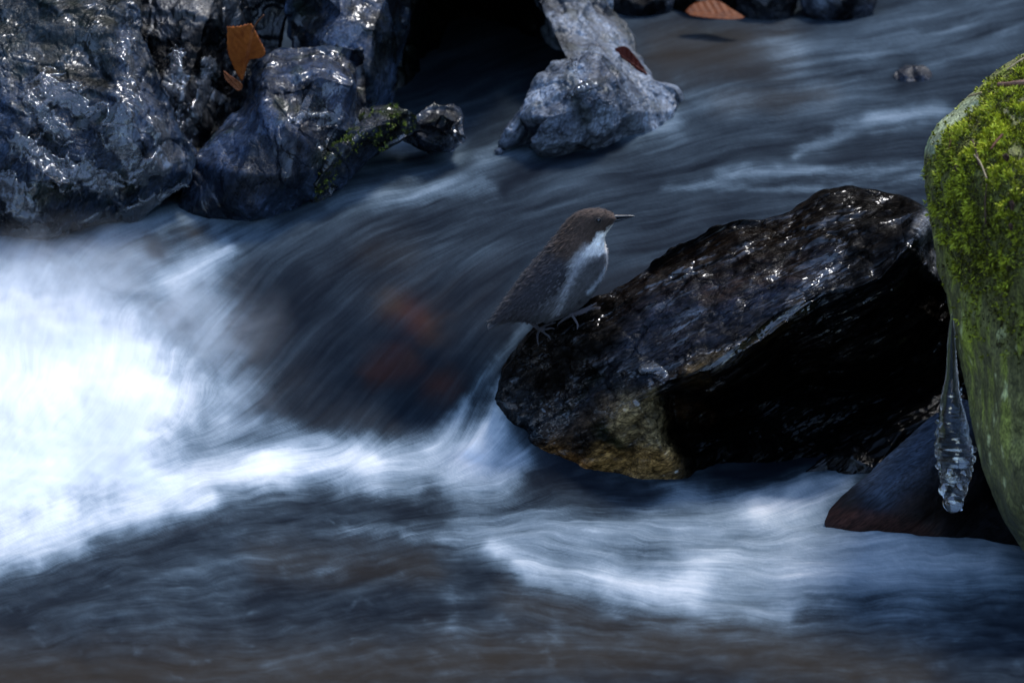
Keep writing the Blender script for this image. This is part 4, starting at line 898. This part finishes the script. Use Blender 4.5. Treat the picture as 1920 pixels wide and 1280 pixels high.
        bm.faces.new(gr[-1]); bmesh.ops.recalc_face_normals(bm, faces=bm.faces); bm_obj('wing', bm, t.m, o)
    # eyes
    eyem = plain('bird eye', (.006, .004, .004), .06, .6, 50, 0, 0)
    for sd_ in (-1, 1):
        m = np.hypot(px - 1122, py - 413.5) + 1e3 * ((V[:, 1] - Y0) * sd_ < 0); yy = V[m.argmin(), 1]
        bm = bmesh.new(); bmesh.ops.create_uvsphere(bm, u_segments=24, v_segments=16, radius=.0026, matrix=__import__('mathutils').Matrix.Translation(pp(1122, 413.5, yy - Y0 - sd_ * .0009))); bm_obj('eye', bm, eyem, o)
        bm = bmesh.new(); c = Vector(pp(1122, 413.5, yy - Y0 + sd_ * .0004))
        tube(bm, [c + Vector((.0029 * math.cos(a_), 0, .0025 * math.sin(a_))) for a_ in np.linspace(0, 2 * math.pi, 25)], .00045, 6, False); bm_obj('eyelid', bm, plain('eyelid', (.05, .04, .036), .6, .3), o)
    # bill
    bmat = plain('dark horn bill', (.016, .017, .021), .28, .5, 300, .2, .2)
    hold = None
    for part, pts in (('upper', [(1148, 401.5, 1149, 408.5, .0042), (1158, 402, 1158, 408.2, .0034), (1170, 402.6, 1170, 407.6, .0024), (1182, 403.2, 1182, 406.6, .0014), (1190, 405, 1190, 406.4, .0006)]),
                      ('lower', [(1148, 408.8, 1149, 417, .0038), (1156, 408.6, 1157, 415.5, .0031), (1168, 408, 1168, 412.2, .0021), (1179, 407.2, 1179, 409.6, .0012), (1187, 406.7, 1187, 407.6, .0005)])):
        S = smoothpath(pts, 18); bm = bmesh.new(); rings = []
        for bx, by, fx, fy, wv in S:
            a = pp(bx, by); f = pp(fx, fy); c = (a + f) / 2; h = (f - a) / 2
            rings.append([bm.verts.new(Vector(c + h * math.cos(2 * math.pi * k / 16)) + Vector((0, 1, 0)) * wv * math.sin(2 * math.pi * k / 16)) for k in range(16)])
        for i in range(len(rings) - 1):
            for k in range(16): bm.faces.new((rings[i][k], rings[i][(k + 1) % 16], rings[i + 1][(k + 1) % 16], rings[i + 1][k]))
        bm.faces.new(rings[0][::-1]); bm.faces.new(rings[-1]); bmesh.ops.recalc_face_normals(bm, faces=bm.faces)
        if part == 'upper': hold = bm_obj('bill', bm, bmat, o)
        else: bm_obj('lower_mandible', bm, bmat, hold)
bird()

# ------------------------------------------------------------------ drifting spray over the plunge
def spray(cx, cy, Y, rx, ry, rz, dens, seed):
    bm = bmesh.new(); bmesh.ops.create_uvsphere(bm, u_segments=32, v_segments=16, radius=1)
    m = bpy.data.materials.new('spray droplets'); m.use_nodes = True; t = m.node_tree; t.nodes.remove(t.nodes['Principled BSDF'])
    tc = t.nodes.new('ShaderNodeTexCoord'); ln = t.nodes.new('ShaderNodeVectorMath'); ln.operation = 'LENGTH'; t.links.new(tc.outputs['Object'], ln.inputs[0])
    mp = t.nodes.new('ShaderNodeMapping'); mp.inputs['Location'].default_value = (seed, 0, 0); mp.inputs['Scale'].default_value = (1.2, 1, 1); t.links.new(tc.outputs['Object'], mp.inputs[0])
    no = t.nodes.new('ShaderNodeTexNoise'); no.inputs['Scale'].default_value = 3.2; no.inputs['Detail'].default_value = 5; no.inputs['Roughness'].default_value = .62; no.inputs['Distortion'].default_value = .8; t.links.new(mp.outputs[0], no.inputs['Vector'])
    a = t.nodes.new('ShaderNodeMapRange'); a.interpolation_type = 'SMOOTHSTEP'; a.inputs[1].default_value = 1; a.inputs[2].default_value = .25; t.links.new(ln.outputs['Value'], a.inputs[0])
    b = t.nodes.new('ShaderNodeMapRange'); b.inputs[1].default_value = .42; b.inputs[2].default_value = .72; t.links.new(no.outputs[0], b.inputs[0])
    mu = t.nodes.new('ShaderNodeMath'); mu.operation = 'MULTIPLY'; t.links.new(a.outputs[0], mu.inputs[0]); t.links.new(b.outputs[0], mu.inputs[1])
    m2 = t.nodes.new('ShaderNodeMath'); m2.operation = 'MULTIPLY'; m2.inputs[1].default_value = dens; t.links.new(mu.outputs[0], m2.inputs[0])
    pv = t.nodes.new('ShaderNodeVolumePrincipled'); pv.inputs['Color'].default_value = (.93, .96, 1, 1); pv.inputs['Anisotropy'].default_value = .2; t.links.new(m2.outputs[0], pv.inputs['Density'])
    t.links.new(pv.outputs[0], t.nodes['Material Output'].inputs['Volume'])
    o = bm_obj('spray_mist', bm, m); o.location = P(np.array(float(cx)), np.array(float(cy)), Y); o.scale = (rx, ry, rz)
    tag(o, 'soft white spray drifting over the plunging foam at the left', 'spray', kind='stuff'); return o
cyc.volume_bounces = 2; cyc.volume_step_rate = .6; cyc.volume_max_steps = 128
spray(140, 640, .16, .24, .13, .14, 22, 0)
spray(300, 760, .06, .14, .09, .10, 16, 4)
